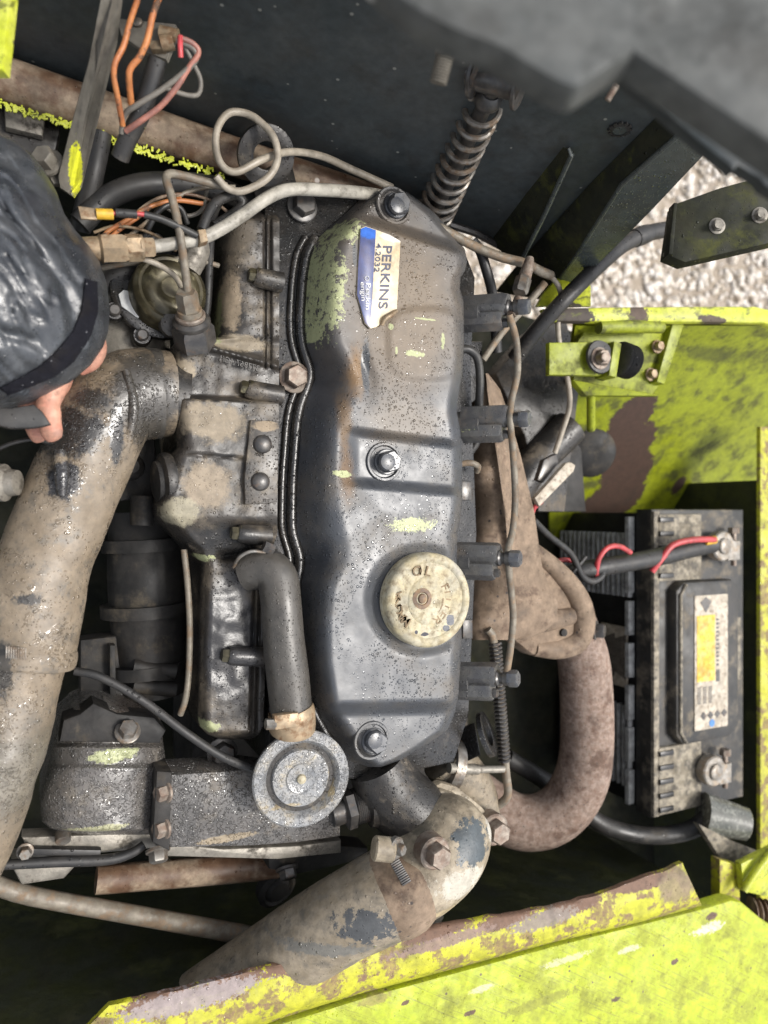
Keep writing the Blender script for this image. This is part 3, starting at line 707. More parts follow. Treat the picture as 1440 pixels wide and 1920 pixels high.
for (x0, y0, x1, y1, h) in ((470, 518, 528, 530, -64), (455, 728, 528, 742, -70), (438, 1000, 506, 1004, -64), (420, 1229, 492, 1232, -86)):
    m = MB(); m.tube([(x0 + 8, y0, h, 15), (x0 + 20, y0 + .3 * (y1 - y0), h, 18), (x1, y1, h - 2, 19)], 20, 4)
    part('bolt_boss', m, M['manifold'], im)
    d_ = (A(x0, y0, h) - A(x1, y1, h)).normalized()
    m = MB(); m.hexa(A(x0 + 12, y0, h), d_, 13, 16); m.lathe(A(x0 + 13, y0, h), d_, [(15.5, -4), (15.5, 2)], 20)
    part('manifold_bolt', m, M['olivemetal'], im)
m = MB(); img_text(m, '377867 4C/1', 484, 697, -1, -.27, 15, -72, 5)
part('casting_number', m, M['manifold'], im)
part('end_flange', MB().lathe(A(312, 902, -110), Vector((-1, -.1, .1)), [(48, -10), (52, 0), (50, 8), (40, 12)], 36), M['oilydust'], im)
part('end_plug', MB().lathe(A(306, 902, -110), Vector((-1, -.1, .1)), [(38, 6), (36, 14), (20, 18)], 30), M['dark'], im)
for (x_, y_, h_) in ((566, 388, -104), (551, 708, -98), (416, 1410, -190)):
    part('head_bolt', MB().bolt(A(x_, y_, h_), UP, 23, 20, .5), M['boltdark'] if y_ != 708 else M['boltrust'], eng)
part('clamp_stub', MB().tube([(515, 1040, -60, 20), (500, 1052, -56, 26), (478, 1062, -70, 27)], 20, 4), M['dark'], eng)

# injectors --------------------------------------------------------
inj_spots = ((862, 588, -30, 'nearest the bonnet', -.06), (862, 795, -30, 'second from the bonnet', -.03), (845, 1050, -30, 'beside the oil filler cap', .03), (842, 1276, -36, 'nearest the yellow edge', .02))
for (x_, y_, h_, w_, tl) in inj_spots:
    d_ = (A(x_ + 110, y_ + tl * 110, h_ + 62) - A(x_, y_, h_ - 40)).normalized()
    o = A(x_ + 8, y_, h_ - 52); s_ = sc(x_ + 40, h_)
    sy = Vector((0, 1, 0))
    m = MB(); m.lathe(o + sy * 13 * s_, d_, [(23 * s_, 0), (23 * s_, 92), (20 * s_, 98)], 6, .2); m.lathe(o - sy * 16 * s_, d_, [(21 * s_, 0), (21 * s_, 82), (18 * s_, 88)], 6, .5)
    m.lathe(o, d_, [(24 * s_, -40), (24 * s_, 40)], 16)
    ij = part('injector', m, M['injector'], eng, 'dark fuel injector ' + w_)
    m = MB(); m.lathe(o + sy * 6 * s_, d_, [(15 * s_, 90), (15 * s_, 100), (11 * s_, 104), (11 * s_, 110), (14 * s_, 112), (14 * s_, 122)], 16)
    part('banjo', m, M['boltdark'], ij)
    m = MB(); m.hexa(o + sy * 6 * s_ + d_ * 122, d_, 16 * s_, 20, .3)
    part('nut', m, M['boltgrey'], ij)
    part('clamp_stud', MB().hexa(o - sy * 22 * s_ + d_ * 84, d_, 9 * s_, 14), M['boltdark'], ij)
# side studs and brackets on the head's edge
for (x_, y_, h_) in ((876, 920, -100), (878, 1180, -110)):
    part('head_nut', MB().slab([(x_ - 10, y_ - 18), (x_ + 9, y_ - 18), (x_ + 9, y_ + 18), (x_ - 10, y_ + 18)], h_ + 6, 40, 3), M['boltdark'], eng)
part('head_ledge', MB().slab([(862, 640), (905, 640), (905, 740), (880, 760), (880, 1240), (866, 1330), (850, 1330)], -118, 60, 3), M['oily'], eng)

# exhaust manifold -------------------------------------------------
exl = lerp_tab([(700, 905), (730, 885), (800, 880), (900, 882), (1000, 885), (1080, 880), (1150, 868), (1200, 868)])
exr = lerp_tab([(700, 915), (730, 938), (790, 958), (860, 978), (960, 1002), (1060, 1016), (1100, 1030), (1130, 1046), (1165, 1044), (1185, 1020), (1200, 985)])
def ex_h(x, y, u):
    k = -205 + 90 * math.sqrt(max(0, 1 - (2 * u - 1.15) ** 2 / 1.35))
    k += 16 * math.exp(-((u - .55) / .07) ** 2) * (1 - ss(1040, 1100, y))
    k += (1 - ss(.1, .62, u)) * (-22 + 34 * max(math.exp(-((y - yc) / 30) ** 2) for yc in (750, 890, 1010, 1165)))
    return k + 3 * nz(x, y, 30)
em = part('exhaust_manifold', MB().rows(np.linspace(700, 1200, 100), exl, exr, ex_h, 32, -420), M['rustman'], eng, 'rust brown cast exhaust manifold', sharp=60)
part('flange_web', MB().slab([(1010, 1050, -175), (1050, 1068, -182), (1084, 1098, -190), (1102, 1140, -196), (1106, 1180, -200), (1086, 1216, -200), (1050, 1232, -196), (1000, 1230, -190), (962, 1200, -185), (985, 1150, -180)], 0, 50, 12), M['rustman'], em)
part('flange_rib', MB().tube([(985, 1020, -172, 14), (1040, 1066, -184, 18), (1078, 1112, -192, 21), (1092, 1160, -200, 24), (1082, 1200, -206, 23), (1046, 1216, -206, 20), (1000, 1214, -206, 16)], 16, 6), M['rustman'], em)
part('lower_rib', MB().tube([(880, 1180, -180, 20), (950, 1172, -176, 22), (1020, 1165, -180, 20), (1070, 1155, -190, 16)], 14, 5), M['rustman'], em)
part('bolt_hole', MB().lathe(A(1056, 1186, -190), UP, [(10, -4), (9, 5)], 16), M['dark'], em)
part('flange_nut', MB().bolt(A(1116, 1182, -205), Vector((.6, 0, .8)), 19, 20), M['boltdark'], em)
part('cast_lug', MB().slab([(984, 962), (1002, 962), (1002, 986), (984, 986)], -170, 40, 4), M['rustman'], em)
for x_, y_ in ((905, 720), (905, 870), (905, 1000)):
    part('manifold_port', MB().tube([(870, y_ + 20, -190, 34), (915, y_ + 20, -180, 30)], 16, 3), M['rustman'], em)

# lifting eyes -----------------------------------------------------
def eye_plate(cx, cy, h, axis, R, r, th, foot):
    m = MB(); x, y, z = frame(axis); o = A(cx, cy, h); n = 36
    for k_ in range(1):
        rs = []
        for (rr, t) in ((r, 0), (r, th), (r + 2, th + 1), (R - 2, th + 1), (R, th), (R, 0)):
            rs.append([o + z * t + (x * math.cos(2 * math.pi * k / n) + y * math.sin(2 * math.pi * k / n)) * rr for k in range(n)])
        rs.append(rs[0]); m.rings(rs, False, False)
    f = A(*foot) - o; l = f.length; f.normalize(); side = z.cross(f).normalized()
    m.box(o + f * (r + (l - r) / 2 + 4) + z * (th / 2), (l - r) / 2, R * .8, th / 2, 1, f, side, z)
    return m
part('lifting_eye', eye_plate(908, 1378, -100, Vector((.7, .35, .62)), 48, 26, 10, (860, 1400, -150)), M['oily'], eng, 'oily lifting eye beside the lowest injector')
part('lifting_eye', eye_plate(497, 290, -40, Vector((.05, -.55, .83)), 52, 24, 10, (520, 370, -120)), M['oilydust'], eng, 'dusty lifting eye below the beige wire loop')

# thermostat housing ----------------------------------------------
part('water_outlet', MB().tube([(705, 1430, -120, 55), (730, 1480, -118, 62), (770, 1520, -105, 66), (800, 1545, -96, 62)], 28, 5), M['oilydust'], eng)
part('outlet_branch', MB().tube([(690, 1505, -125, 44), (720, 1500, -120, 50), (750, 1495, -120, 50)], 22, 4), M['oilydust'], eng)
o1, o2 = A(690, 1505, -125), A(640, 1520, -128)
d_ = (o2 - o1).normalized(); x, y, z = frame(d_)
m = MB()
for i in range(8): m.lathe(o1 + d_ * (i * 4), d_, [(34, 0), (36, 1.5), (34, 3.6)], 22)
m.hexa(o1 + d_ * 34, d_, 40, 20); m.lathe(o1 + d_ * 54, d_, [(26, 0), (26, 26)], 18)
part('union_nut', m, M['boltdark'], eng)
fl_ = [(722, 1560), (735, 1535), (800, 1482), (828, 1468), (858, 1476), (905, 1515), (925, 1545), (918, 1600), (880, 1640), (800, 1680), (740, 1600)]
part('thermostat_gasket', MB().slab(fl_, -92, 22, 2), M['therm'], eng)
th = part('thermostat_cover', MB().slab([(730, 1566), (745, 1544), (806, 1494), (830, 1482), (856, 1490), (898, 1526), (915, 1552), (908, 1600), (872, 1636), (800, 1672), (748, 1610)], -72, 22, 8), M['therm'], eng, 'tan corroded thermostat cover at the hose end')
m = MB(); m.tube([(862, 1516, -84, 34), (856, 1530, -74, 60), (848, 1554, -60, 76), (828, 1596, -46, 82), (792, 1634, -42, 80), (752, 1662, -42, 77), (720, 1682, -44, 74)], 36, 6)
part('outlet_elbow', m, M['therm'], th)
for (x_, y_, h_, r_) in ((928, 1556, -70, 25), (816, 1600, 36, 23)):
    m = MB(); m.lathe(A(x_, y_, h_), UP, [(r_ * 1.35, -30), (r_ * 1.35, 0), (r_ * 1.2, 3)], 24); m.hexa(A(x_, y_, h_ + 2), UP, r_, 26, .4)
    part('cover_bolt', m, M['boltrust'], th)
m = MB(); img_text(m, 'NOR', 842, 1676, .75, -.62, 18, 4, 4); part('cast_lettering', m, M['therm'], th)
part('pump_body', MB().slab([(700, 1700), (800, 1690), (835, 1720), (800, 1790), (700, 1800)], -210, 120, 8), M['alloy'], eng)

# breather lid -----------------------------------------------------
bo = A(566, 1462, -30)
bax = Vector((-.10, -.04, 1)).normalized()
bl = part('breather_lid', MB().lathe(bo, bax, [(88, -14), (90, -10), (90, -3), (87, 0), (72, 0), (66, -6), (62, -16), (56, -17), (52, -6), (40, -5), (29, -5.5), (27, -3), (25, -4), (10, -4)], 56), M['breather'], eng, 'wet round breather lid at the foot of the grey hose')
part('lid_rivet', MB().lathe(bo + bax * -4, bax, [(9, 0), (8, 5), (4, 8)], 16), M['cap'], bl)
part('breather_body', MB().lathe(bo - bax * 13, -bax, [(64, 0), (60, 40), (60, 90)], 32), M['oilydust'], bl)

# front timing case and pump drum ---------------------------------
part('timing_case', MB().slab([(318, 1452), (470, 1442), (520, 1450), (640, 1500), (640, 1570), (560, 1582), (480, 1588), (320, 1592), (300, 1560), (312, 1500)], -120, 90, 8), M['wetiron'], eng)
part('case_edge', MB().slab([(300, 1580), (420, 1592), (560, 1586), (640, 1575), (640, 1600), (520, 1612), (300, 1606)], -175, 30, 4), M['alloy'], eng)
m = MB()
m.rows(np.linspace(1330, 1565, 60), lerp_tab([(1330, 130), (1350, 108), (1440, 92), (1500, 74), (1540, 78), (1555, 96), (1565, 150)]), lerp_tab([(1330, 250), (1345, 300), (1440, 312), (1565, 300)]),
       lambda x_, y_, u: -210 + 84 * math.sqrt(max(0, 1 - (2 * u - 1) ** 2 * .96)) - 20 * (1 - ss(1395, 1400, y_)) - 10 * (1 - ss(1432, 1440, y_)) * ss(1400, 1404, y_) - 50 * (1 - ss(0, 14, 1565 - y_)) ** 2 + 2 * nz(x_, y_, 30), 40, -330)
pd_ = part('pump_drum', m, M['wetiron'], eng, 'wet grey pump drum beside the air hose', sharp=60)
part('drum_cap', MB().slab([(118, 1350), (150, 1338), (175, 1318), (220, 1338), (290, 1345), (312, 1370), (300, 1395), (110, 1392)], -142, 60, 6), M['dark'], pd_)
part('drum_bolt', MB().bolt(A(239, 1372, -136), Vector((0, .6, .8)), 17, 18), M['steel'], pd_)
for (x_, y_) in ((303, 1484), (300, 1552)):
    m = MB(); m.bolt(A(x_ + 8, y_, -120), Vector((-.9, 0, .4)), 15, 16); part('case_bolt', m, M['boltrust'], pd_)
part('case_flange', MB().slab([(294, 1446), (322, 1448), (318, 1596), (286, 1580)], -112, 90, 3), M['dark'], pd_)
part('case_bolt', MB().bolt(A(296, 1594, -170), Vector((0, -.8, .6)), 17, 18), M['steel'], eng)
part('case_bolt', MB().bolt(A(538, 1628, -230), Vector((0, -.8, .6)), 18, 18), M['boltdark'], eng)
part('lower_bracket', MB().slab([(500, 1585), (570, 1580), (690, 1590), (690, 1610), (560, 1640), (505, 1630)], -230, 60, 4), M['dark'], eng)
part('idler_pulley', MB().lathe(A(520, 1668, -330), Vector((.2, -.3, .95)), [(44, -20), (46, 0), (36, 6), (30, 2), (22, 10), (12, 10)], 30), M['dark'], eng)
part('mount_plate', MB().slab([(40, 1570), (280, 1562), (300, 1590), (60, 1612)], -215, 40, 4), M['alloy'], eng)
part('mount_strap', MB().tube([(0, 1622, -195, 9), (100, 1616, -195, 10), (200, 1612, -195, 10), (245, 1600, -195, 9), (270, 1584, -195, 8)], 10, 5), M['rubber'], eng)
part('strap_plate', MB().slab([(60, 1592), (190, 1594), (188, 1606), (62, 1604)], -196, 14, 2), M['rubber'], eng)
part('mount_bolt', MB().bolt(A(47, 1596, -198), UP, 11, 14), M['steel'], eng)
part('mount_bolt', MB().lathe(A(118, 1562, -205), Vector((0, -.6, .8)), [(14, 0), (13, 16)], 18), M['steel'], eng)
part('mount_foot', MB().slab([(20, 1625), (150, 1618), (120, 1650), (40, 1662)], -250, 80, 8), M['alloy'], eng)

# injection pump and shapes down in the dark ----------------------
part('injection_pump', MB().tube([(270, 960, -330, 62), (275, 1080, -330, 70), (280, 1200, -330, 66), (285, 1300, -330, 60)], 24, 4), M['dark'], eng)
for y_, r_ in ((1010, 78), (1130, 80), (1240, 74)):
    part('pump_collar', MB().tube([(272, y_, -330, r_), (273, y_ + 22, -330, r_)], 24, 1), M['dark'], eng)
part('pump_top', MB().slab([(218, 830), (290, 820), (300, 930), (225, 940)], -215, 80, 5), M['dark'], eng)
part('pump_boss', MB().tube([(268, 930, -200, 22), (266, 985, -200, 21)], 18, 1), M['dark'], eng)
part('pump_bracket', MB().slab([(150, 1200), (240, 1190), (240, 1330), (150, 1340)], -300, 60, 5), M['dark'], eng)
part('pump_bracket', MB().slab([(206, 1210), (216, 1210), (218, 1320), (206, 1320)], -270, 30, 2), M['dark'], eng)
for y_ in (1250, 1285):
    part('delivery_valve', MB().tube([(250, y_, -270, 15), (330, y_ + 8, -265, 14)], 14, 1), M['dark'], eng)
part('dark_knob', MB().ball(A(245, 875, -190), 26), M['dark'], eng)

# lift pump with domed lid -----------------------------------------
lp = part('lift_pump', MB().lathe(A(318, 545, -110), Vector((.10, .10, 1)), [(66, -70), (66, 2), (64, 8), (57, 13), (52, 12), (48, 17), (38, 22), (22, 20), (18, 16), (8, 16)], 44), M['olivemetal'], eng, 'round domed lift pump with brassy rings')
m = MB(); m.lathe(A(296, 552, -165), Vector((.10, .10, 1)), [(86, 0), (88, 4), (88, 16), (82, 20)], 40)
for a in (150, 210, 250, 95):
    d_ = Vector((math.cos(math.radians(a)), math.sin(math.radians(a)), 0)); m.lathe(A(296, 552, -165) + d_ * 90, UP, [(18, 0), (18, 20), (15, 24)], 16)
part('pump_flange', m, M['oily'], lp)
for a in (150, 210, 250, 95):
    d_ = Vector((math.cos(math.radians(a)), math.sin(math.radians(a)), 0)); o = A(296, 552, -165) + d_ * 90
    part('flange_screw', MB().lathe(o, UP, [(11, 22), (11, 30), (8, 33)], 16), M['boltdark'], lp)
part('tag_plate', MB().slab([(222, 552), (232, 543), (240, 545), (266, 592), (258, 596), (228, 574)], -130, 4, 1), M['tag'], lp)
part('priming_knob', MB().lathe(A(325, 608, -95), Vector((.1, -.2, 1)), [(20, -30), (24, -8), (22, 0), (14, 4)], 20), M['greyrubber'], lp)
part('elbow_fitting', MB().tube([(350, 505, -120, 26), (368, 470, -115, 26), (372, 448, -115, 24)], 18, 4), M['alloy'], eng)
part('pump_housing', MB().tube([(262, 500, -260, 70), (246, 580, -260, 74), (236, 650, -255, 80), (250, 700, -250, 76)], 30, 4), M['alloy'], eng)
part('rubber_cover', MB().tube([(190, 535, -170, 26), (215, 515, -165, 32), (255, 508, -165, 30), (280, 512, -175, 20)], 18, 5), M['rubber'], eng)
# hex union and its pipe
d_ = (A(352, 560, -20) - A(367, 640, -80)).normalized(); o = A(367, 645, -85)
m = MB(); m.hexa(o, d_, 37, 40, .25); m.lathe(o + d_ * 40, d_, [(31, 0), (33, 3), (33, 9), (27, 14)], 24)
un = part('hex_union', m, M['boltdark'], eng)
part('copper_washer', MB().lathe(o + d_ * 54, d_, [(25, 0), (26, 2), (26, 6), (24, 8)], 24), M['boltrust'], un)
m = MB(); m.lathe(o + d_ * 62, d_, [(21, 0), (21, 10)], 20); m.hexa(o + d_ * 72, d_, 19, 34, .4)
part('pipe_nut', m, M['pipe'], un)
part('air_inlet_neck', MB().tube([(345, 752, -130, 64), (300, 742, -130, 70), (262, 738, -128, 76)], 32, 4), M['oilydust'], eng)
# ================================================================== HOSES
ah = thing('air_intake_hose', 'thick dusty tan air intake hose curving down the left side', 'hose', A(60, 1150, -200))
m = MB(); m.tube([(318, 738, -128, 78), (285, 738, -126, 84), (248, 742, -118, 86), (206, 766, -108, 86), (176, 826, -100, 84), (146, 900, -92, 82), (112, 980, -84, 82), (82, 1060, -78, 84), (66, 1116, -76, 90), (56, 1180, -76, 88), (50, 1222, -78, 86)], 44, 8)
for v in m.v:
    k = 3.0 * mnoise.noise(v / 40) + 5 * mnoise.noise(v / 95); v += (v - A(140, 950, -90)).normalized() * k
part('elbow_section', m, M['hose'], ah, sharp=60)
m = MB(); m.tube([(50, 1205, -78, 78), (36, 1260, -80, 78), (16, 1340, -82, 80), (-16, 1440, -86, 84), (-62, 1560, -92, 88), (-130, 1700, -100, 90)], 40, 8)
for v in m.v: v += (v - A(0, 1400, -90)).normalized() * (3.5 * mnoise.noise(v / 34))
part('lower_section', m, M['hose'], ah, sharp=60)
m = MB(); m.tube([(52, 1212, -78, 88), (50, 1222, -78, 91), (46, 1236, -79, 91), (44, 1246, -79, 87)], 44, 2)
cl = part('hose_clamp', m, M['hose'], ah)
m = MB()
for i in range(9): m.box(A(12 + i * 4.5, 1222 + i * .5, 18), 1, 9, 3, .4)
part('clamp_thread', m, M['steel'], cl)
m = MB(); m.tube([(302, 738, -127, 82), (292, 738, -127, 85), (280, 739, -126, 85), (272, 739, -125, 83)], 36, 2)
part('elbow_collar', m, M['greyrubber'], ah)
m = MB(); m.tube([(236, 696, -42, 8), (250, 756, -34, 10), (242, 820, -44, 9), (226, 866, -60, 6)], 12, 5)
part('moulded_ridge', m, M['hose'], ah)
m = MB(); m.tube([(112, 845, -24, 12), (116, 890, -18, 14), (116, 930, -18, 9)], 12, 5); part('moulded_ridge', m, M['hose'], ah)

chs = thing('coolant_hose', 'dusty tan coolant hose running off the thermostat to the lower left', 'hose', A(600, 1760, -200))
m = MB(); m.tube([(756, 1660, -42, 80), (738, 1670, -43, 82), (700, 1690, -52, 80), (640, 1722, -78, 77), (570, 1766, -122, 76), (490, 1822, -178, 76), (380, 1900, -240, 78), (260, 1985, -300, 78)], 40, 7)
for v in m.v: v += (v - A(600, 1760, -70)).normalized() * (1.6 * mnoise.noise(v / 40))
part('hose_body', m, M['coolhose'], chs, sharp=60)
m = MB(); m.tube([(762, 1656, -41, 80), (759, 1658, -41, 85), (734, 1672, -43, 86), (730, 1674, -44, 82)], 44, 2)
part('clamp_band', m, M['rustman'], chs)
m = MB(); o = A(722, 1595, 0); d_ = (A(758, 1590, 20) - A(708, 1588, 16)).normalized()
m.cyl(A(700, 1590, 30), A(738, 1594, 38), 22, n=20, bev=3)
cb = part('clamp_housing', m, M['therm'], chs)
m = MB(); o = A(742, 1590, 42); m.lathe(o, CX + CZ * .8, [(20, -6), (20, 3), (17, 6)], 24); m.hexa(o, CX + CZ * .8, 11, 18); part('clamp_screw', m, M['steel'], cb)
m = MB()
for i in range(15):
    t = i / 14; x_ = 742 + 30 * t; y_ = 1612 + 54 * t
    c_ = A(x_ - 4, y_, 44 - 30 * (t - .3) ** 2 - 6 * t); m.box(c_, 9, 1.6, 2.5, .3, Vector((.9, .35, .1)).normalized(), Vector((-.35, .9, 0)).normalized(), UP)
part('clamp_thread', m, M['boltdark'], chs)
m = MB(); m.tube([(828, 1420, -165, 44), (862, 1450, -165, 46), (885, 1490, -175, 46), (895, 1540, -190, 44)], 24, 5)
bh = thing('bypass_hose', 'short pale mottled bypass hose behind the thermostat cover', 'hose', A(880, 1480, -230))
part('hose_body', m, M['coolhose'], bh)
m = MB(); m.tube([(830, 1432, -160, 51), (846, 1436, -160, 52)], 28, 1); part('hose_clamp', m, M['steel'], bh)
m = MB(); m.cyl(A(842, 1440, -112), A(896, 1443, -112), 11, n=14); m.cyl(A(896, 1443, -112), A(944, 1442, -112), 8, n=12); part('clamp_screw', m, M['alloy'], bh)

gh = thing('breather_hose', 'smooth grey rubber breather hose from manifold to round lid', 'hose', A(540, 1200, -120))
m = MB(); m.tube([(462, 1072, -84, 37), (478, 1068, -72, 38), (502, 1068, -58, 39), (520, 1086, -48, 39), (527, 1130, -44, 38), (532, 1200, -44, 39), (540, 1270, -44, 40), (546, 1330, -44, 39), (548, 1372, -46, 38)], 30, 7)
part('hose_body', m, M['greyrubber'], gh, sharp=60)
m = MB(); m.tube([(546, 1330, -44, 42), (547, 1336, -44, 44), (548, 1362, -45, 44), (548, 1368, -46, 42)], 32, 2)
k = part('hose_clamp', m, M['brass'], gh)
m = MB(); m.slab([(514, 1342), (560, 1336), (562, 1362), (516, 1370)], 2, 14, 3); part('clamp_housing', m, M['brass'], k)
m = MB(); m.cyl(A(516, 1357, -6), A(498, 1358, -6), 10, n=6); part('clamp_screw', m, M['steel'], k)
m = MB(); m.tube([(438, 1064, -66, 3), (448, 1046, -50, 3.5), (470, 1034, -40, 3.5), (498, 1036, -38, 3)], 10, 5); part('clamp_tail', m, M['steel'], gh)
m = MB(); m.cyl(A(494, 1024, -40), A(512, 1032, -40), 11, n=6); part('clamp_screw', m, M['boltdark'], gh)

ep = thing('exhaust_pipe', 'rusty brown exhaust downpipe bending under the thermostat', 'pipe', A(1090, 1400, -330))
m = MB(); m.tube([(1060, 1140, -270, 44), (1078, 1185, -262, 46), (1094, 1240, -258, 48), (1100, 1320, -258, 49), (1100, 1400, -262, 49), (1090, 1460, -270, 50), (1062, 1510, -290, 50), (1020, 1538, -315, 50), (970, 1540, -345, 50), (920, 1515, -380, 50), (870, 1480, -420, 50)], 36, 7)
part('pipe_body', m, M['rustpipe'], ep, sharp=60)

# ================================================================== FUEL PIPES AND WIRES
cable('leak_off_pipe', 'thin tan leak-off pipe linking the injectors along the exhaust side', 'pipe', [(955, 590, 10), (968, 640, 0), (970, 700, -10), (958, 755, -6), (957, 790, 10), (962, 850, -10), (966, 930, -20), (962, 990, -10), (952, 1035, 8), (955, 1075, 0), (962, 1150, -20), (958, 1210, -10), (950, 1262, 6)], 6.5, M['pipe'], n=12)
cable('fuel_pipe', 'dusty pipe running from behind the rocker cover to the union by the bonnet', 'pipe', [(760, 395, -70), (830, 430, -70), (890, 462, -66), (940, 482, -60), (985, 494, -50), (1012, 508, -56), (1032, 516, -80)], 9, M['pipe'])
u = thing('pipe_union', 'rusty pipe union with hex nut above the first injector', 'fitting', A(975, 540, -60))
m = MB(); m.tube([(993, 484, -20, 8), (990, 500, -18, 11), (984, 520, -16, 12), (978, 545, -14, 12)], 12, 3); part('union_body', m, M['boltrust'], u)
d_ = (A(966, 575, -8) - A(982, 520, -16)).normalized(); m = MB(); m.hexa(A(982, 522, -16), d_, 17, 36, .2); part('union_nut', m, M['steel'], u)
m = MB(); m.tube([(972, 560, -10, 9), (965, 580, -4, 9), (958, 592, 6, 8)], 12, 4); part('union_tail', m, M['boltrust'], u)
cable('fuel_pipe', 'straight dusty pipe slanting behind the first injector', 'pipe', [(905, 675, -110), (940, 625, -100), (985, 575, -90), (1022, 530, -70)], 7, M['pipe'], sub=3)
cable('fuel_pipe', 'black bent pipe curving out beside the cover below the first injector', 'pipe', [(862, 655, -70), (880, 656, -66), (895, 672, -70), (900, 710, -80), (898, 760, -90), (896, 820, -110), (880, 850, -120)], 8, M['blackwire'])
cable('fuel_hose', 'black hose dropping behind the first injector', 'hose', [(886, 452, -90), (900, 470, -90), (910, 500, -95), (922, 545, -105), (928, 600, -130), (932, 660, -150)], 10, M['rubber'])
cable('fuel_pipe', 'short bent brown pipe at the cover edge below the second injector', 'pipe', [(855, 872, -80), (880, 868, -72), (896, 874, -76), (894, 884, -90)], 6, M['pipe'])
m = MB(); pts = []
for i in range(30 * 8 + 1):
    t = i / 240; p_ = A(928 + 18 * t, 1205 + 225 * t, -120); a = 2 * math.pi * 30 * t; pts.append(p_ + Vector((math.cos(a) * 12, 0, math.sin(a) * 12)))
sp = thing('spring_sleeved_pipe', 'pipe sleeved in a tight wire spring below the lowest injector', 'pipe', A(940, 1400, -160))
m.path(pts, 3.6, 6); part('wire_spring', m, M['boltdark'], sp)
m = MB(); m.tube([(914, 1180, -120), (926, 1205, -120), (940, 1330, -120), (948, 1440, -120), (952, 1490, -130), (935, 1510, -150)], 10, 4, 8); part('inner_pipe', m, M['pipe'], sp)
cable('steel_pipe', 'thin grey steel pipe beside the dark pump and manifold', 'pipe', [(345, 1030, -150), (352, 1100, -150), (356, 1180, -150), (354, 1260, -150), (348, 1310, -150), (338, 1340, -160)], 6, M['pipe'])
cable('black_wire', 'black rubber wire slanting over the pump drum to the round lid', 'wire', [(140, 1258, -120), (190, 1270, -110), (270, 1315, -100), (350, 1375, -95), (420, 1420, -90), (490, 1448, -85)], 8, M['rubber'])
cable('drive_belt', 'flat grey belt crossing the dark space under the pump', 'belt', [(-20, 1655, -280), (60, 1680, -285), (250, 1715, -295), (400, 1742, -300), (520, 1765, -310)], 17, M['pipe'], sub=4)
cable('drive_belt', 'upper brown belt run behind the timing case', 'belt', [(180, 1650, -330), (300, 1640, -330), (420, 1630, -330), (520, 1620, -330)], 26, M['rail'], sub=3)

# vertical bent pipe rising from the hex union and its run towards the lifting eye
cable('fuel_pipe', 'bent pipe rising from the hex union and turning to the lifting eye', 'pipe', [(356, 585, -30), (350, 530, -10), (342, 470, 5), (334, 420, 10), (322, 370, 12), (312, 338, 10), (318, 326, 6), (345, 330, 0), (390, 342, -6), (425, 350, -10)], 8, M['pipe'])
cable('beige_wire', 'stiff beige wire looped through the lifting eye', 'wire', [(405, 330, 10), (425, 352, 4), (455, 358, 4), (500, 335, 14), (520, 300, 20), (515, 262, 22), (495, 235, 16), (465, 214, 10), (430, 212, 8), (408, 240, 8), (405, 280, 6), (418, 312, 4), (445, 322, 4), (490, 300, 6), (540, 285, -10), (600, 292, -40), (660, 318, -70), (735, 352, -80)], 7, M['beigewire'], sub=8)
cable('grey_pipe', 'pale hydraulic pipe crossing above the manifold', 'pipe', [(275, 464, -8), (330, 456, -6), (380, 446, -4), (420, 426, -2), (460, 400, -4), (500, 372, -10), (540, 356, -20), (600, 356, -40), (680, 362, -70), (740, 372, -120)], 12, M['whitepipe'])
ft = thing('pipe_fitting', 'tan brass pipe fitting of hex nuts beside the sleeve', 'fitting', A(230, 464, -30))
d_ = (A(300, 464, -10) - A(170, 466, -10)).normalized(); o = A(150, 467, -10)
L1 = (A(190, 466, -10) - o).length
m = MB(); m.lathe(o, d_, [(17, -40), (19, L1 - 4), (24, L1)], 20); part('stub', m, M['brass'], ft)
m = MB(); m.hexa(A(190, 466, -10), d_, 24, 40, .3); part('hex_nut', m, M['brass'], ft)
m = MB(); m.lathe(A(230, 465, -10), d_, [(20, 0), (20, 12)], 20); m.hexa(A(238, 465, -10), d_, 22, 26, .6); part('hex_nut', m, M['brass'], ft)
m = MB(); m.lathe(A(262, 464, -9), d_, [(20, 0), (20, 5), (17, 6)], 20); m.hexa(A(268, 464, -9), d_, 17, 18, .3); part('hex_nut', m, M['brass'], ft)
cable('grey_wire', 'thin beige pipe curving over the round lift pump', 'wire', [(248, 484, -30), (270, 486, -26), (300, 498, -30), (325, 515, -40), (338, 534, -60), (342, 548, -78)], 5.5, M['beigewire'])
ct = thing('cable_connector', 'loose spade connector with yellow crimp on a black wire', 'connector', A(190, 400, 0))
m = MB(); m.slab([(146, 386), (176, 390), (184, 396), (182, 412), (152, 410)], 20, 4, 1); part('spade', m, M['brass'], ct)
m = MB(); m.tube([(180, 401, 18, 10), (212, 402, 18, 10)], 14, 1); part('crimp', m, M['yellowsleeve'], ct)
m = MB(); m.tube([(216, 399, 18, 8), (256, 402, 16, 8)], 14, 1); part('tape', m, M['rubber'], ct)
m = MB(); m.tube([(212, 400, 18, 4), (240, 400, 17, 4), (268, 402, 15, 4.5), (290, 408, 14, 5)], 10, 4); part('red_core', m, M['red'], ct)
m = MB(); m.tube([(270, 402, 14, 7), (300, 410, 13, 7), (335, 425, 11, 7), (370, 442, 8, 6.5)], 10, 4); part('black_lead', m, M['blackwire'], ct)
m = MB(); m.slab([(371, 430), (386, 428), (391, 452), (376, 456)], 16, 22, 3)
solo('cable_tie', 'tan cable tie binding wire to the pale pipe', 'cable tie', m, M['brass'])
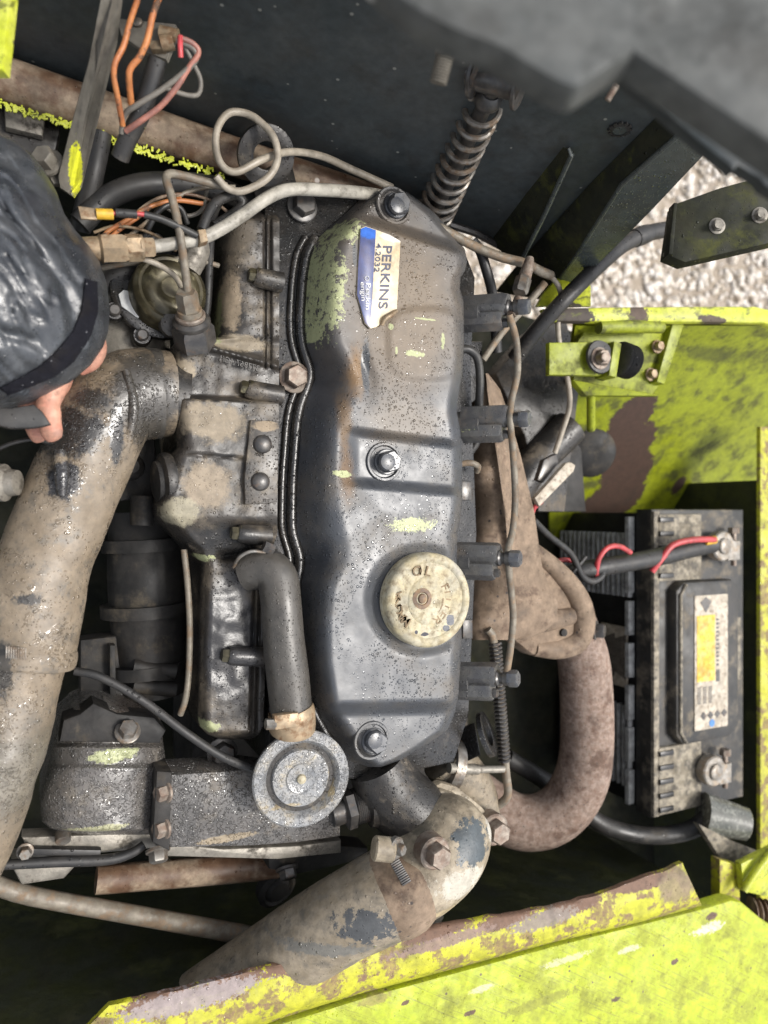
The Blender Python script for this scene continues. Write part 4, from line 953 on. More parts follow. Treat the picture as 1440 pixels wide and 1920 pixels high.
cable('black_cable', 'black wire bent in a loop behind the cable tie', 'wire', [(378, 432, -6), (392, 398, -10), (410, 376, -16), (440, 366, -26), (455, 380, -30), (440, 400, -30), (400, 425, -20)], 10, M['rubber'])
cable('thick_hose', 'thick dark hose passing behind the wires by the lifting eye', 'hose', [(150, 420, -150), (200, 372, -140), (260, 348, -130), (330, 345, -130), (400, 352, -140), (470, 380, -160)], 22, M['rubber'])
cable('thick_hose', 'dark hose hanging behind the flat steel bar', 'hose', [(190, 250, -120), (178, 310, -130), (165, 370, -150), (150, 430, -180)], 20, M['rubber'])
cable('orange_wire', 'orange wire curving below the spade connector', 'wire', [(188, 452, -40), (205, 432, -36), (240, 412, -32), (280, 388, -30), (330, 376, -30), (380, 382, -34)], 4.5, M['orange'])
cable('orange_wire', 'second orange wire running beside the first below the connector', 'wire', [(200, 452, -44), (222, 432, -40), (255, 410, -36), (290, 384, -34), (340, 372, -34)], 4, M['orange'])
cable('green_wire', 'olive wire arching behind the bent pipe', 'wire', [(235, 448, -50), (265, 425, -46), (300, 395, -42), (340, 365, -40), (385, 352, -42), (440, 350, -50)], 4, M['pipe'])
cable('grey_wire', 'dark thin wire looping right of the bent pipe', 'wire', [(270, 448, -50), (285, 410, -46), (305, 388, -44), (330, 400, -44), (360, 404, -44), (382, 388, -46), (388, 352, -50)], 4, M['greywire'])
cable('brown_wire', 'thin brown wire arching over the pale pipe near the lifting eye', 'wire', [(210, 446, -52), (250, 404, -44), (296, 372, -38), (350, 364, -40), (400, 378, -48), (430, 400, -60)], 3.2, M['rail'])
cable('black_wire', 'black wire hooked behind the bent pipe above the lift pump', 'wire', [(258, 470, -60), (278, 430, -40), (296, 398, -30), (318, 384, -30), (340, 392, -34), (352, 420, -44)], 5, M['blackwire'])
cable('black_cable', 'stiff black cable dropping beside the manifold end', 'cable', [(440, 372, -30), (420, 372, -40), (404, 392, -60), (396, 430, -90), (392, 500, -120), (388, 580, -140), (378, 620, -150)], 8, M['rubber'])
cable('fuel_pipe', 'thin steel pipe passing under the brass fitting', 'pipe', [(180, 505, -130), (240, 494, -120), (300, 488, -110), (360, 486, -110), (410, 498, -120)], 5, M['pipe'])
cable('thin_wire', 'tan wire sagging below the spade connector', 'wire', [(176, 436, -40), (215, 424, -34), (262, 430, -34), (300, 446, -40), (330, 470, -60)], 3, M['brass'])
# wires by the flat bar
cable('orange_wire', 'long faded orange wire hanging left of the switch plate', 'wire', [(265, -20, 150), (244, 40, 150), (232, 85, 146), (216, 118, 140), (214, 145, 130), (222, 190, 110), (230, 235, 80)], 5.5, M['orange'])
cable('orange_wire', 'faded orange wire crossing in front of the switch plate', 'wire', [(300, -10, 170), (286, 30, 168), (276, 75, 160), (262, 106, 150), (245, 128, 140), (242, 150, 130), (246, 195, 100)], 6, M['orange'])
cable('grey_wire', 'grey wire looping below the switch plate', 'wire', [(330, 76, 150), (360, 90, 150), (368, 110, 146), (340, 140, 136), (300, 170, 120), (260, 195, 106), (234, 215, 90), (228, 250, 70)], 5.5, M['greywire'])
cable('grey_wire', 'thin grey wire making the outer loop by the switch plate', 'wire', [(345, 85, 146), (362, 118, 140), (376, 150, 130), (372, 176, 126), (350, 178, 124), (310, 165, 122)], 4.5, M['greywire'])
cable('red_wire', 'faded red wire running down into the black sheath', 'wire', [(336, 70, 156), (362, 82, 154), (372, 100, 150), (352, 130, 140), (330, 165, 128), (300, 200, 112), (262, 228, 96), (236, 246, 76)], 5.5, M['pinkwire'])
cable('red_wire', 'short red wire end beside the switch plate', 'wire', [(338, 68, 164), (338, 90, 164), (339, 108, 160)], 5, M['red'])
cable('black_sheath', 'black cable sheath hanging from the switch plate', 'cable', [(296, 110, 130), (282, 160, 112), (266, 210, 90), (240, 260, 60), (225, 296, 40)], 17, M['rubber'])
swp = thing('switch_plate', 'dusty grey plate with cable clip at the top left', 'plate', P(285, 50, 300))
m = MB(); m.slabc([(232, -60), (345, -60), (325, 80), (312, 112), (270, 96), (226, 66), (220, 40)], 250, 10, 3); part('plate', m, M['bar'], swp)
for x_, y_ in ((266, 10), (258, 42)):
    m = MB(); m.lathe(P(x_, y_, 251), CZ, [(8, -2), (8, 4), (5, 6)], 14); part('screw', m, M['steel'], swp)
m = MB(); m.slabc([(276, 76), (300, 74), (308, 92), (282, 92)], 262, 12, 2); part('clip', m, M['brass'], swp)
m = MB(); m.path([P(302, 82, 258), P(325, 78, 256)], 12, 14); m.path([P(300, 60, 256), P(334, 68, 254)], 10, 14); part('grommet', m, M['brass'], swp)

# flat bar
fb = thing('flat_steel_bar', 'flat steel bar with flaking yellow edge at the upper left', 'bar', A(120, 350, -60))
m = MB(); m.slab([(193, -30, 190), (218, -30, 190), (205, 70, 120), (163, 215, 30), (138, 345, -40), (128, 362, -44), (112, 352, -44), (108, 330, -40), (132, 235, 20), (165, 115, 90)], 0, 14, 2, -CZ); part('bar', m, M['bar'], fb)
m = MB(); m.slab([(219, -30, 188), (226, -28, 184), (214, 72, 114), (172, 216, 24), (148, 345, -46), (134, 366, -50), (130, 362, -46), (140, 345, -42), (165, 215, 28), (207, 70, 118)], 0, 12, 1, -CZ); part('yellow_edge', m, M['bar'], fb)
m = MB(); m.bolt(A(92, 306, -50), Vector((-.5, .2, .8)), 18, 20); part('bolt', m, M['bar'], fb)
m = MB(); m.slab([(85, 318), (112, 312), (118, 345), (100, 345)], -56, 12, 2); part('foot', m, M['bar'], fb)
m = MB(); m.slabc([(193, 10), (226, 8), (220, 36), (190, 30)], 240, 12, 2); part('clip', m, M['brass'], fb)

# rusty rail
rl = thing('rusty_rail', 'brown rusty cross rail with ragged yellow paint along its lower edge', 'rail', A(300, 230, -150))
m = MB(); m.tube([(-60, 128, -130, 44), (100, 182, -132, 42), (250, 232, -134, 40), (420, 288, -138, 36), (560, 330, -144, 31), (700, 372, -150, 26), (760, 390, -154, 24)], 10, 4)
part('beam', m, M['rail'], rl)
m = MB()
for i in range(330):
    t = random.random(); x_ = -20 + 440 * t; y_ = 180 + 145 * t + random.gauss(3, 4) + 3 * nz(x_, 0, 20)
    a = random.uniform(0, 3); m.box(A(x_, y_ + 4, -116 - 8 * t), random.uniform(1.2, 5), random.uniform(.8, 2.4), 1.5, .3, Vector((math.cos(a), math.sin(a), 0)), Vector((-math.sin(a), math.cos(a), 0)))
part('yellow_paint_flake', m, M['yellow'], rl)
m = MB(); m.slab([(-30, 190), (110, 225), (112, 250), (100, 300), (-30, 270)], -170, 40, 4)
bk = thing('rail_bracket', 'dirty bracket and clamp under the rusty rail at far left', 'bracket', A(50, 260, -200))
part('plate', m, M['oilydust'], bk)
m = MB(); m.slab([(8, 200), (85, 215), (80, 255), (10, 238)], -150, 16, 4); part('clamp_block', m, M['alloy'], bk)
m = MB(); m.tube([(-20, 330, -190, 60), (60, 330, -200, 40)], 12, 2); part('foot', m, M['dark'], bk)
m = MB(); m.tube([(-10, -20, 230, 8), (0, 60, 200, 8), (-6, 150, 150, 7)], 10, 4)
solo('yellow_post', 'flaking yellow post edge at the very top left corner', 'post', MB().slabc([(-40, -40), (22, -40), (14, 40), (4, 130), (-40, 130)], 420, 20, 2), M['yellow'])

# ================================================================== BATTERY
bx0, bx1, by0, by1, bz0, bz1 = 997.0, 1373.0, -875.0, 8.0, -768.0, -330.0
bt = thing('car_battery', 'black battery with dirty lid in the lime tray on the right', 'battery', ((bx0 + bx1) / 2, (by0 + by1) / 2, bz0))
m = MB(); m.box(((bx0 + bx1) / 2 + 6, (by0 + by1) / 2, (bz0 + bz1 - 60) / 2), (bx1 - bx0) / 2 - 6, (by1 - by0) / 2 - 10, (bz1 - 60 - bz0) / 2, 6); part('case', m, M['battery'], bt)
m = MB(); m.box(((bx0 + bx1) / 2, (by0 + by1) / 2, bz1 - 30), (bx1 - bx0) / 2, (by1 - by0) / 2, 30, 7); lid = part('lid', m, M['batterytop'], bt)
for i in range(15):          # ribs on the long side, in two fields
    for (ya, yb) in ((by1 - 70, by1 - 260), (by0 + 60, by0 + 300)):
        z_ = bz1 - 84 - i * 22
        if z_ < bz0 + 40: continue
        part('rib', MB().box((bx0 - 2, (ya + yb) / 2, z_), 8, abs(ya - yb) / 2, 3.4, 1), M['batteryrib'], bt)
for i in range(7):
    y_ = by1 - 20 - i * 124
    part('lid_rail', MB().box((bx0 - 8, y_ - 52, bz1 - 78), 11, 50, 8, 2), M['batteryrib'], lid)
m = MB(); m.box((bx0 + 10, (by0 + by1) / 2, bz1 + 3), 10, (by1 - by0) / 2 - 6, 6, 2); part('lid_lip', m, M['crust'], lid)
# terminal steps
for (yc, nm) in ((by1 - 110, 'a'), (by0 + 105, 'b')):
    m = MB(); m.box((bx0 + 100, yc, bz1 + 4), 84, 96, 8, 4); part('terminal_deck', m, M['crust'], lid)
    for i in range(5):
        part('deck_rib', MB().box((bx0 + 42, yc - 80 + i * 40, bz1 + 12), 26, 7, 6, 2), M['battery'], lid)
# raised handle block with label
hp = [(bx0 + 60, by1 - 232), (bx0 + 90, by1 - 208), (bx1 - 90, by1 - 208), (bx1 - 60, by1 - 240), (bx1 - 60, by0 + 240), (bx1 - 100, by0 + 205), (bx0 + 90, by0 + 205), (bx0 + 60, by0 + 235)]
m = MB(); m.loft([Vector((x_, y_, bz1 + 34)) for x_, y_ in hp][::-1], -UP * 36, 12); part('vent_cover', m, M['batterytop'], lid)
m = MB(); m.path([Vector((bx0 + 96, by1 - 216, bz1 + 36)), Vector((bx0 + 74, by1 - 244, bz1 + 36)), Vector((bx0 + 74, by0 + 244, bz1 + 36)), Vector((bx0 + 96, by0 + 214, bz1 + 36))], 5, 8); part('handle_bead', m, M['crust'], lid)
def bpoly(m, poly, z, th=2): m.loft([Vector((bx0 + x_, by1 + y_, z)) for x_, y_ in poly], -UP * th, 0); return m
def brect(x0, y0, x1, y1): return [(x0, y1), (x1, y1), (x1, y0), (x0, y0)]
lab = part('warning_label', bpoly(MB(), brect(128, -250, 262, -640), bz1 + 37.0, 2.6), M['labelwhite'], bt)
part('yellow_field', bpoly(MB(), brect(136, -308, 208, -500), bz1 + 38.2, 2), M['labelyellow'], lab)
m = MB(); bpoly(m, brect(214, -470, 228, -505), bz1 + 38.2, 2)
for i in range(12): bpoly(m, brect(214, -320 - i * 12, 224, -326 - i * 12), bz1 + 38.2, 2)
for i in range(3):
    for j in range(11): bpoly(m, brect(138 + i * 22, -516 - j * 4.6, 152 + i * 22, -518.4 - j * 4.6), bz1 + 38.2, 2)
for j in range(4): bpoly(m, [(150 + j * 28, -600), (162 + j * 28, -588), (174 + j * 28, -600), (162 + j * 28, -612)][::-1], bz1 + 38.2, 2)
bpoly(m, [(150, -270), (172, -255), (194, -270), (172, -300)][::-1], bz1 + 38.2, 2)
part('label_print', m, M['boltdark'], lab)
m = MB(); m.lathe(Vector((bx0 + 196, by1 - 624, bz1 + 37.2)), UP, [(11, 0), (11, 1.2)], 20); part('recycling_mark', m, M['blueprint'], lab)
part('faded_label', bpoly(MB(), brect(286, -330, 360, -520), bz1 + 1.2, 1), M['crust'], bt)
m = MB(); m.box((bx0 - 4, by1 - 440, -477), 2, 90, 56, .5); sl = part('side_label', m, M['labelwhite'], bt)
m = MB()
for i in range(13): m.box((bx0 - 7, by1 - 440, -428 - i * 8), 1, 66 - (i * 37 % 17), 1.6, 0)
part('label_print', m, M['boltdark'], sl)
# terminals
def terminal(yc, xo):
    o = Vector((bx0 + xo, yc, bz1 + 12))
    m = MB(); m.lathe(o, UP, [(27, 0), (24, 44), (20, 47)], 24); p_ = part('post', m, M['lead'], bt)
    m = MB(); m.lathe(o + UP * 6, UP, [(42, 0), (44, 4), (44, 28), (40, 32)], 26); m.box(o + Vector((46, -14, 20)), 26, 30, 16, 6); part('clamp', m, M['lead'], p_)
    m = MB(); m.cyl(o + Vector((58, -60, 22)), o + Vector((58, 40, 22)), 8, n=12); m.hexa(o + Vector((58, 36, 22)), AY, 17, 18); part('clamp_bolt', m, M['boltrust'], p_)
    return o
t1 = terminal(by1 - 108, 232); t2 = terminal(by0 + 120, 196)
# cables
pc = thing('positive_cable', 'fat black battery cable with red wires tied along it', 'cable', A(1200, 1060, -330))
m = MB(); m.tube([(1335, 1020, -270, 17), (1290, 1030, -268, 17), (1230, 1045, -262, 17), (1160, 1058, -256, 17), (1110, 1066, -262, 17), (1060, 1080, -290, 17), (1030, 1100, -330, 16)], 18, 6); part('sheath', m, M['rubber'], pc)
m = MB(); m.tube([(1340, 1012, -240), (1300, 1012, -236), (1262, 1022, -240), (1240, 1048, -244), (1222, 1072, -256)], 12, 6, 6); part('red_lead', m, M['red'], pc)
m = MB(); m.tube([(1118, 1080, -250), (1122, 1050, -236), (1138, 1028, -230), (1160, 1024, -232), (1182, 1036, -238)], 12, 6, 5); part('red_lead', m, M['red'], pc)
m = MB(); m.tube([(1040, 1060, -262), (1052, 1050, -258), (1078, 1052, -250)], 12, 6, 4.5); part('red_lead', m, M['red'], pc)
m = MB(); m.tube([(1322, 1016, -246, 7), (1340, 1012, -244, 8)], 12, 3); part('yellow_crimp', m, M['yellowsleeve'], pc)
m = MB(); m.tube([(1098, 1044, -232), (1080, 1066, -230), (1062, 1086, -250)], 10, 4, 4); m.tube([(1066, 1076, -232), (1078, 1084, -234)], 10, 3, 6); part('cable_tie', m, M['rubber'], pc)
cable('black_cable', 'black wire hooking round the battery cable from the exhaust side', 'wire', [(1000, 975, -170), (1030, 1005, -200), (1070, 1038, -220), (1090, 1078, -235), (1110, 1090, -240), (1128, 1080, -244), (1128, 1064, -250)], 6.5, M['rubber'])
nc = cable('negative_cable', 'black earth cable looping under the exhaust pipe to the lower terminal', 'cable', [(950, 1420, -400), (1000, 1450, -400), (1060, 1490, -420), (1120, 1540, -400), (1180, 1562, -380), (1240, 1566, -360), (1295, 1556, -330), (1330, 1530, -300)], 16, M['rubber'], n=16)
cb = thing('terminal_boot', 'clear dirty plastic boot tilted beside the lower battery terminal', 'boot', A(1360, 1545, -330))
o1, o2 = A(1318, 1525, -300), A(1398, 1545, -240)
m = MB(); m.lathe(o1, o2 - o1, [(60, 0), (46, (o2 - o1).length), (42, (o2 - o1).length + 3), (40, (o2 - o1).length - 4)], 32); part('shell', m, M['cleancap'], cb)

# glow-plug lead with sleeve
cable('thin_wire', 'thin beige wire dropping from the conduit to the loose sleeve', 'wire', [(1030, 515, -80), (1046, 535, -80), (1052, 560, -90), (1046, 600, -110), (1050, 650, -130), (1064, 710, -150), (1068, 760, -170), (1052, 815, -190), (1040, 850, -200)], 5, M['beigewire'], sub=8)
m = MB(); m.slab([(1003, 934), (1012, 950), (1076, 884), (1080, 872), (1070, 866), (1062, 868)], -170, 14, 3)
solo('terminal_sleeve', 'pale plastic sleeve lying loose above the battery', 'sleeve', m, M['labelwhite'])
m = MB(); m.slab([(1020, 862), (1044, 850), (1048, 868), (1020, 905), (1008, 900)], -200, 16, 3); solo('wire_clip', 'small dark clip at the end of the thin beige wire', 'clip', m, M['boltdark'])
cable('red_wire', 'short red wire between the loose sleeve and the exhaust manifold', 'wire', [(1016, 940, -178), (1002, 952, -186), (996, 970, -196)], 4.5, M['red'])
cable('thick_pipe', 'dusty thick pipe end behind the exhaust manifold', 'pipe', [(960, 930, -340), (1000, 870, -330), (1040, 830, -320), (1070, 800, -310)], 34, M['oilydust'], n=24)

# ================================================================== BODYWORK
body = thing('body_side_panel', 'lime yellow body side panel with flaked primer patch behind the battery', 'panel', A(1250, 800, -600))
def ypl(x, y):
    return -118 - 630 * ((y - 604) / 400) ** .9
xlp = lerp_tab([(600, 1080), (960, 1030), (1010, 1030)])
m = MB(); m.rows(np.linspace(600, 1010, 40), xlp, lambda y: 1480, lambda x_, y_, u: ypl(x_, y_) + 4 * nz(x_, y_, 120, 4), 30, None)
n_ = len(m.v); back = [v + Vector((0, 12, -8)) for v in m.v]
m.add(back, [tuple(reversed([i for i in f])) for f in m.f])
part('inner_face', m, M['grimyshadedyellow'], body, sharp=60)
m = MB(); m.slab([(1022, 578), (1150, 575), (1300, 574), (1420, 574), (1450, 582), (1460, 616), (1436, 606), (1300, 604), (1150, 604), (1036, 602)], -98, 22, 7); part('rolled_lip', m, M['yellow'], body)
m = MB(); m.slab([(1008, 574, -112), (1108, 574, -112), (1108, 540, -130), (1096, 490, -160), (1060, 505, -160), (1020, 550, -130)], 0, 10, 1); part('corner_plate', m, M['yellow'], body)
m = MB()
p0, p1 = A(1430, 900, -322), A(1430, 1790, -322)
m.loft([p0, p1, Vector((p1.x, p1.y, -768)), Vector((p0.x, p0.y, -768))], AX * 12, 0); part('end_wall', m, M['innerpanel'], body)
m = MB(); m.slab([(1426, 800), (1470, 800), (1470, 1690), (1426, 1690)], -316, 14, 3); part('end_lip', m, M['yellowlip'], body)
m = MB(); m.slab([(1414, 800), (1426, 800), (1426, 1690), (1416, 1690)], -112, 6, 2)
# bracket with rubber mount on the panel
hb = thing('hinge_bracket', 'lime yellow hinge bracket with rubber bush bolted to the side panel', 'bracket', A(1180, 680, -260))
m = MB(); m.slab([(1108, 604, -150), (1268, 606, -150), (1260, 650, -160), (1238, 720, -185), (1222, 742, -195), (1180, 740, -195), (1075, 718, -190), (1084, 640, -160)], 0, 12, 3); part('plate', m, M['grimyshadedyellow'], hb)
m = MB(); m.tube([(1122, 614, -110, 12), (1180, 612, -108, 13), (1240, 614, -110, 11)], 16, 4); part('handle_tube', m, M['grimyshadedyellow'], hb)
m = MB(); m.slab([(1030, 642, -120), (1158, 640, -118), (1156, 705, -128), (1030, 703, -130)], 0, 14, 3); part('arm', m, M['grimyshadedyellow'], hb)
m = MB(); m.slab([(1152, 640, -96), (1166, 644, -96), (1156, 708, -104), (1142, 704, -104)], 0, 50, 2); part('lug', m, M['grimyshadedyellow'], hb)
m = MB(); m.slab([(1262, 606, -128), (1284, 604, -128), (1246, 720, -160), (1232, 716, -160)], 0, 30, 2); part('stiffener', m, M['grimyshadedyellow'], hb)
m = MB(); m.slab([(1074, 712, -150), (1222, 738, -170), (1236, 742, -170), (1100, 742, -170)], 0, 20, 2); part('stiffener', m, M['grimyshadedyellow'], hb)
m = MB()
o = A(1160, 672, -118); d_ = (A(1200, 686, -130) - o).normalized()
for i in range(5): m.lathe(o + d_ * (i * 9), d_, [(36, 0), (42, 4), (36, 8.5)], 28)
part('rubber_bush', m, M['rubber'], hb)
m = MB(); m.lathe(A(1122, 670, -112), UP, [(38, 0), (40, 3), (38, 8), (24, 9)], 32); part('rubber_washer', m, M['rubber'], hb)
m = MB(); m.bolt(A(1124, 672, -104), UP, 20, 16); m.lathe(A(1124, 672, -90), UP, [(11, 0), (11, 18), (9, 20)], 16); part('bolt', m, M['boltrust'], hb)
for x_, y_ in ((1232, 650), (1220, 702)):
    m = MB(); m.bolt(A(x_, y_, -150 - (y_ - 640) * .4), UP, 13, 12); m.lathe(A(x_, y_, -140 - (y_ - 640) * .4), UP, [(8, 0), (8, 12)], 12); part('bolt', m, M['brass'], hb)
m = MB(); m.tube([(1108, 732, -180), (1108, 805, -260)], 12, 1, 8); solo('bracket_rod', 'pale upright rod below the hinge bracket', 'rod', m, M['grimyshadedyellow'])
m = MB(); m.slab([(980, 700), (1080, 690), (1100, 960), (1040, 960), (990, 860)], -470, 60, 6); solo('relay_box', 'dark box in the shade beside the side panel', 'box', m, M['dark'])
m = MB(); m.lathe(A(1110, 850, -470), Vector((-.3, -.3, .9)), [(70, -30), (74, 0), (64, 8), (20, 10)], 36); solo('horn_disc', 'dark round disc in the shade above the battery', 'disc', m, M['dark'])
# conduit and olive bracket
ob = thing('loom_bracket', 'dark olive box bracket with two nuts at the upper right', 'bracket', A(1360, 410, -140))
m = MB(); m.slabc([(1266, 382), (1350, 352), (1460, 322), (1460, 452), (1285, 492), (1252, 478)], -60, 40, 3); part('box', m, M['olive'], ob)
m = MB(); m.slabc([(1264, 380), (1270, 380), (1262, 478), (1254, 476)], -40, 26, 1); part('end_plate', m, M['olive'], ob)
for x_, y_ in ((1344, 424), (1424, 404)):
    m = MB(); m.lathe(P(x_, y_, -60), CZ, [(16, -2), (16, 2), (14, 3)], 20); m.hexa(P(x_, y_, -58), CZ, 12, 9); m.lathe(P(x_, y_, -50), CZ, [(7, 0), (7, 8)], 12); part('nut', m, M['alloy'], ob)
cable('wiring_conduit', 'black corrugated wiring conduit crossing the gravel view', 'conduit', [(1262, 428, -90), (1220, 436, -80), (1195, 445, -74), (1160, 465, -66), (1110, 510, -60), (1060, 560, -64), (1010, 615, -110), (965, 672, -180)], 15, M['rubber'], n=16)
m = MB(); m.tube([(1190, 447, -74, 17), (1202, 442, -76, 18), (1214, 438, -78, 17)], 16, 3); solo('conduit_tie', 'black tie round the wiring conduit', 'cable tie', m, M['rubber'])
m = MB(); m.slab([(930, 700), (1000, 620), (1060, 590), (1090, 700), (1060, 960), (1010, 960), (985, 820)], -330, 60, 6); solo('inner_wing', 'dark dusty inner wing plate beside the hinge bracket', 'panel', m, M['oilydust'])

# front edge panel
fp = thing('front_body_panel', 'weathered lime yellow body panel with rusty lip along the bottom', 'panel', A(900, 1830, -260))
m = MB()
up_ = [(150, 1940), (205, 1886), (330, 1858), (470, 1822), (600, 1790), (740, 1752), (860, 1730), (1000, 1708), (1105, 1684), (1200, 1648), (1280, 1620)]
lw_ = [(440, 1945), (520, 1912), (600, 1886), (680, 1862), (770, 1838), (860, 1814), (950, 1790), (1040, 1766), (1130, 1746), (1220, 1724), (1316, 1698)]
uf = lerp_tab([(p[0], p[1]) for p in up_]); 
nn_ = 70; vs_ = []; cols = 12
for i in range(nn_ + 1):
    t = i / nn_
    a = [np.interp(t * 10, range(11), [p[k] for p in up_]) for k in (0, 1)]; b = [np.interp(t * 10, range(11), [p[k] for p in lw_]) for k in (0, 1)]
    for j in range(cols + 1):
        s_ = j / cols; x_ = a[0] + (b[0] - a[0]) * s_; y_ = a[1] + (b[1] - a[1]) * s_
        if j == 0: y_ += 4 * nz(x_, 0, 30) + 2 * nz(x_, 0, 9, 5)
        vs_.append(A(x_, y_, -70 + 14 * math.sin(s_ * 2.4) - 20 * (s_ > .97) + 3 * nz(x_, y_, 60)))
fs = [(i * (cols + 1) + j, i * (cols + 1) + j + 1, (i + 1) * (cols + 1) + j + 1, (i + 1) * (cols + 1) + j) for i in range(nn_) for j in range(cols)]
k = len(vs_); vs_ += [v - UP * 12 for v in vs_]; fs += [tuple(q_ + k for q_ in f[::-1]) for f in fs]
for i in range(nn_):
    for j in (0, cols):
        a, b = i * (cols + 1) + j, (i + 1) * (cols + 1) + j; fs.append((a, b, b + k, a + k))
for j in range(cols):
    for i in (0, nn_):
        a, b = i * (cols + 1) + j, i * (cols + 1) + j + 1; fs.append((a, b, b + k, a + k))
m.add(vs_, fs); part('rusty_lip', m, M['yellowlip'], fp, sharp=60)
m = MB(); m.slab([(420, 1960), (520, 1922), (700, 1866), (870, 1820), (1040, 1774), (1200, 1734), (1320, 1704), (1372, 1688), (1392, 1692), (1430, 1724), (1480, 1756), (1480, 1990), (420, 1990)], -92, 40, 8); part('outer_panel', m, M['yellowtop'], fp)
m = MB(); p0, p1 = A(-500, 2080, -120), A(1400, 1720, -120)  # wall carried on unseen beyond the lip, to shade the floor
m.loft([p0, p1, Vector((p1.x, p1.y, -768)), Vector((p0.x, p0.y, -768))][::-1], Vector((0, -14, 0)), 0); part('inner_wall_extended_unseen', m, M['innerpanel'], fp)
tb = thing('tray_bracket', 'lime yellow corner bracket beside the lower battery terminal', 'bracket', A(1390, 1640, -260))
m = MB(); m.slab([(1310, 1545, -250), (1380, 1580, -240), (1430, 1600, -235), (1450, 1640, -235), (1380, 1625, -240), (1350, 1608, -245)], 0, 20, 3); part('shelf', m, M['crust'], tb)
m = MB(); m.slab([(1350, 1612, -200), (1386, 1622, -195), (1388, 1690, -195), (1350, 1690, -200)], 0, 30, 2); part('web', m, M['yellowlip'], tb)
m = MB(); m.slab([(1390, 1620, -170), (1470, 1580, -160), (1470, 1690, -170), (1430, 1680, -170), (1395, 1672, -172)], 0, 20, 3); part('face', m, M['yellow'], tb)
m = MB(); m.tube([(1394, 1670, -158, 7), (1420, 1630, -152, 8), (1450, 1594, -148, 8)], 10, 4); part('weld_bead', m, M['yellow'], tb)
m = MB()
for i in range(5): m.lathe(A(1408 + i * 10, 1705 + i * 2, -200), CX, [(30, 0), (36, 3), (30, 8)], 24)
part('corrugated_boot', m, M['rail'], tb)

# ================================================================== PERSON
pe = thing('person', 'wet black waterproof sleeve and bare fingers reaching in from the left', 'person', A(60, 600, 0))
sxr = lerp_tab([(246, -40), (252, 0), (268, 34), (290, 60), (320, 84), (360, 106), (400, 120), (430, 140), (460, 166), (490, 186), (530, 200), (580, 206), (620, 203), (650, 194), (685, 170), (715, 134), (740, 98), (758, 50), (768, 10), (776, -40)])
def fold(x_, y_):
    u_ = (x_ * .55 + y_ * .84); v_ = (x_ * .84 - y_ * .55)
    return 20 * nz(u_ * .35, v_ * 1.25, 90, 1) - 14 * max(0, 1 - abs(nz(u_ * .3, v_ * 1.2, 80, 7)) * 7) - 7 * max(0, 1 - abs(nz(u_ * .4, v_ * 1.5, 42, 17)) * 6) + 3 * nz(x_, y_, 30, 3) + 1.2 * nz(x_, y_, 9, 5)
def sl_h(x_, y_, u):
    r = math.sqrt(max(0, 1 - u ** 2.6)); v = math.sin(math.pi * min(1, max(0, (y_ - 246) / 530))) ** .5
    return 30 + 150 * r * v + fold(x_, y_) * r
m = MB(); ysl = list(np.linspace(247, 775, 90)); m.rows(ysl, lambda y: -220, sxr, sl_h, 70)
m.rows(ysl, lambda y: -220, sxr, lambda x_, y_, u: 26 - 120 * math.sqrt(max(0, 1 - u ** 2.6)) * math.sin(math.pi * (y_ - 246) / 530) ** .5, 30)
part('sleeve', m, M['sleeve'], pe, sharp=80)
cuff = [(196, 545), (198, 590), (186, 640), (158, 688), (118, 722), (70, 742), (10, 756)]
inn_ = [(154, 515), (158, 570), (146, 620), (118, 664), (80, 694), (40, 716), (-10, 734)]
def patch(pa_, pb_, lift, n=40, k=8, f=sl_h):
    m = MB(); vs_ = []
    for i in range(n + 1):
        t = i / n * (len(pa_) - 1); j = min(int(t), len(pa_) - 2); w_ = t - j
        a = [pa_[j][q] * (1 - w_) + pa_[j + 1][q] * w_ for q in (0, 1)]; b = [pb_[j][q] * (1 - w_) + pb_[j + 1][q] * w_ for q in (0, 1)]
        for s_ in range(k + 1):
            x_ = a[0] + (b[0] - a[0]) * s_ / k; y_ = a[1] + (b[1] - a[1]) * s_ / k
            u_ = min(.999, (x_ + 220) / (sxr(y_) + 220)); e = lift * (1 if 0 < s_ < k and 0 < i < n else -.5)
            vs_.append(A(x_, y_, f(x_, y_, u_) + e))
    m.add(vs_, [(i * (k + 1) + s_, i * (k + 1) + s_ + 1, (i + 1) * (k + 1) + s_ + 1, (i + 1) * (k + 1) + s_) for i in range(n) for s_ in range(k)])
    return m
part('velcro_strip', patch([(184, 525), (186, 585), (172, 632), (140, 680), (104, 708), (60, 726), (14, 744)], [(158, 518), (150, 580), (134, 620), (104, 656), (74, 684), (34, 708), (-6, 728)], 5), M['velcro'], pe)
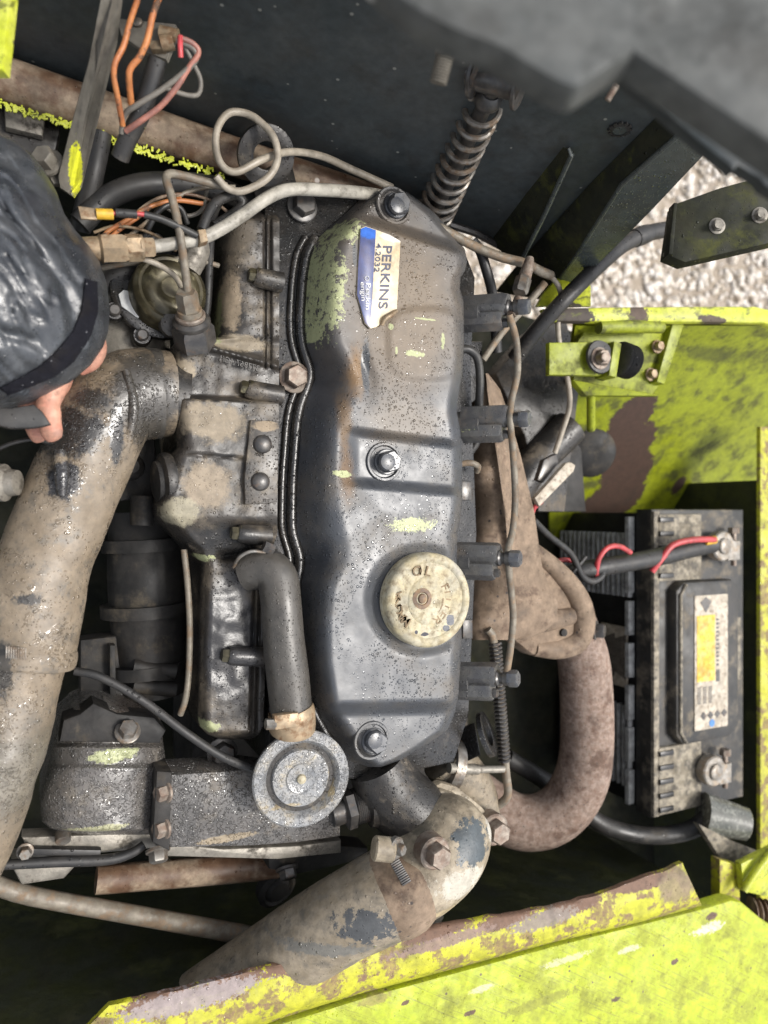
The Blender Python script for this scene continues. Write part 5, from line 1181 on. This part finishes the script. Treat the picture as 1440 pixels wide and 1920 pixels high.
m = MB(); m.slab([(-40, 762), (20, 764), (64, 758), (80, 772), (96, 796), (80, 800), (60, 803), (20, 804), (-40, 790)], 70, 10, 4); part('cuff_tab', m, M['rubber'], pe)
# hand: palm, thumb and fingers fused to one mesh
m = MB()
def H(pts, n=14): m.tube(pts, n, 5)
H([(20, 620, 10, 66), (70, 666, 5, 66), (104, 690, 0, 50), (120, 700, -6, 30)])
H([(140, 620, 10, 36), (176, 645, 4, 24), (172, 676, -4, 18), (146, 696, -12, 12)])          # edge of the hand
H([(104, 690, 20, 32), (96, 735, 30, 25), (90, 756, 34, 22), (90, 776, 36, 24), (94, 796, 34, 21), (98, 812, 32, 20), (104, 824, 28, 14)])   # forefinger
H([(76, 690, 0, 32), (66, 745, -4, 24), (64, 768, -6, 21), (66, 790, -6, 22), (72, 816, -10, 17), (78, 826, -14, 11)])
H([(50, 680, -20, 30), (36, 716, -40, 24), (40, 744, -60, 20), (60, 756, -80, 15)])
H([(20, 660, -40, 28), (4, 700, -60, 22), (8, 732, -80, 18), (28, 746, -95, 13)])
H([(116, 680, -30, 26), (112, 716, -60, 22), (100, 742, -80, 19), (84, 756, -90, 14)])       # thumb
og = ORI[pe.name]
tmp = bpy.data.objects.new('hand', finish('hand', m, M['skin'], og)); scene.collection.objects.link(tmp)
md = tmp.modifiers.new('fuse', 'REMESH'); md.mode = 'VOXEL'; md.voxel_size = 3.2 * S
md2 = tmp.modifiers.new('soft', 'SMOOTH'); md2.iterations = 4
dg = bpy.context.evaluated_depsgraph_get(); dg.update()
me = bpy.data.meshes.new_from_object(tmp.evaluated_get(dg)); tmp.modifiers.clear(); tmp.data = me
me.polygons.foreach_set('use_smooth', [True] * len(me.polygons))
tmp.parent = pe

cable('black_wire', 'thin black wire passing under the fingers', 'wire', [(-20, 850, -60), (20, 832, -50), (60, 824, -46), (90, 830, -60)], 4, M['rubber'])
m = MB(); m.lathe(A(10, 905, -60), CX, [(30, -40), (30, 0), (22, 6), (20, 20), (12, 22)], 20); solo('hose_fitting', 'pale fitting at the left edge beside the air hose', 'fitting', m, M['alloy'])
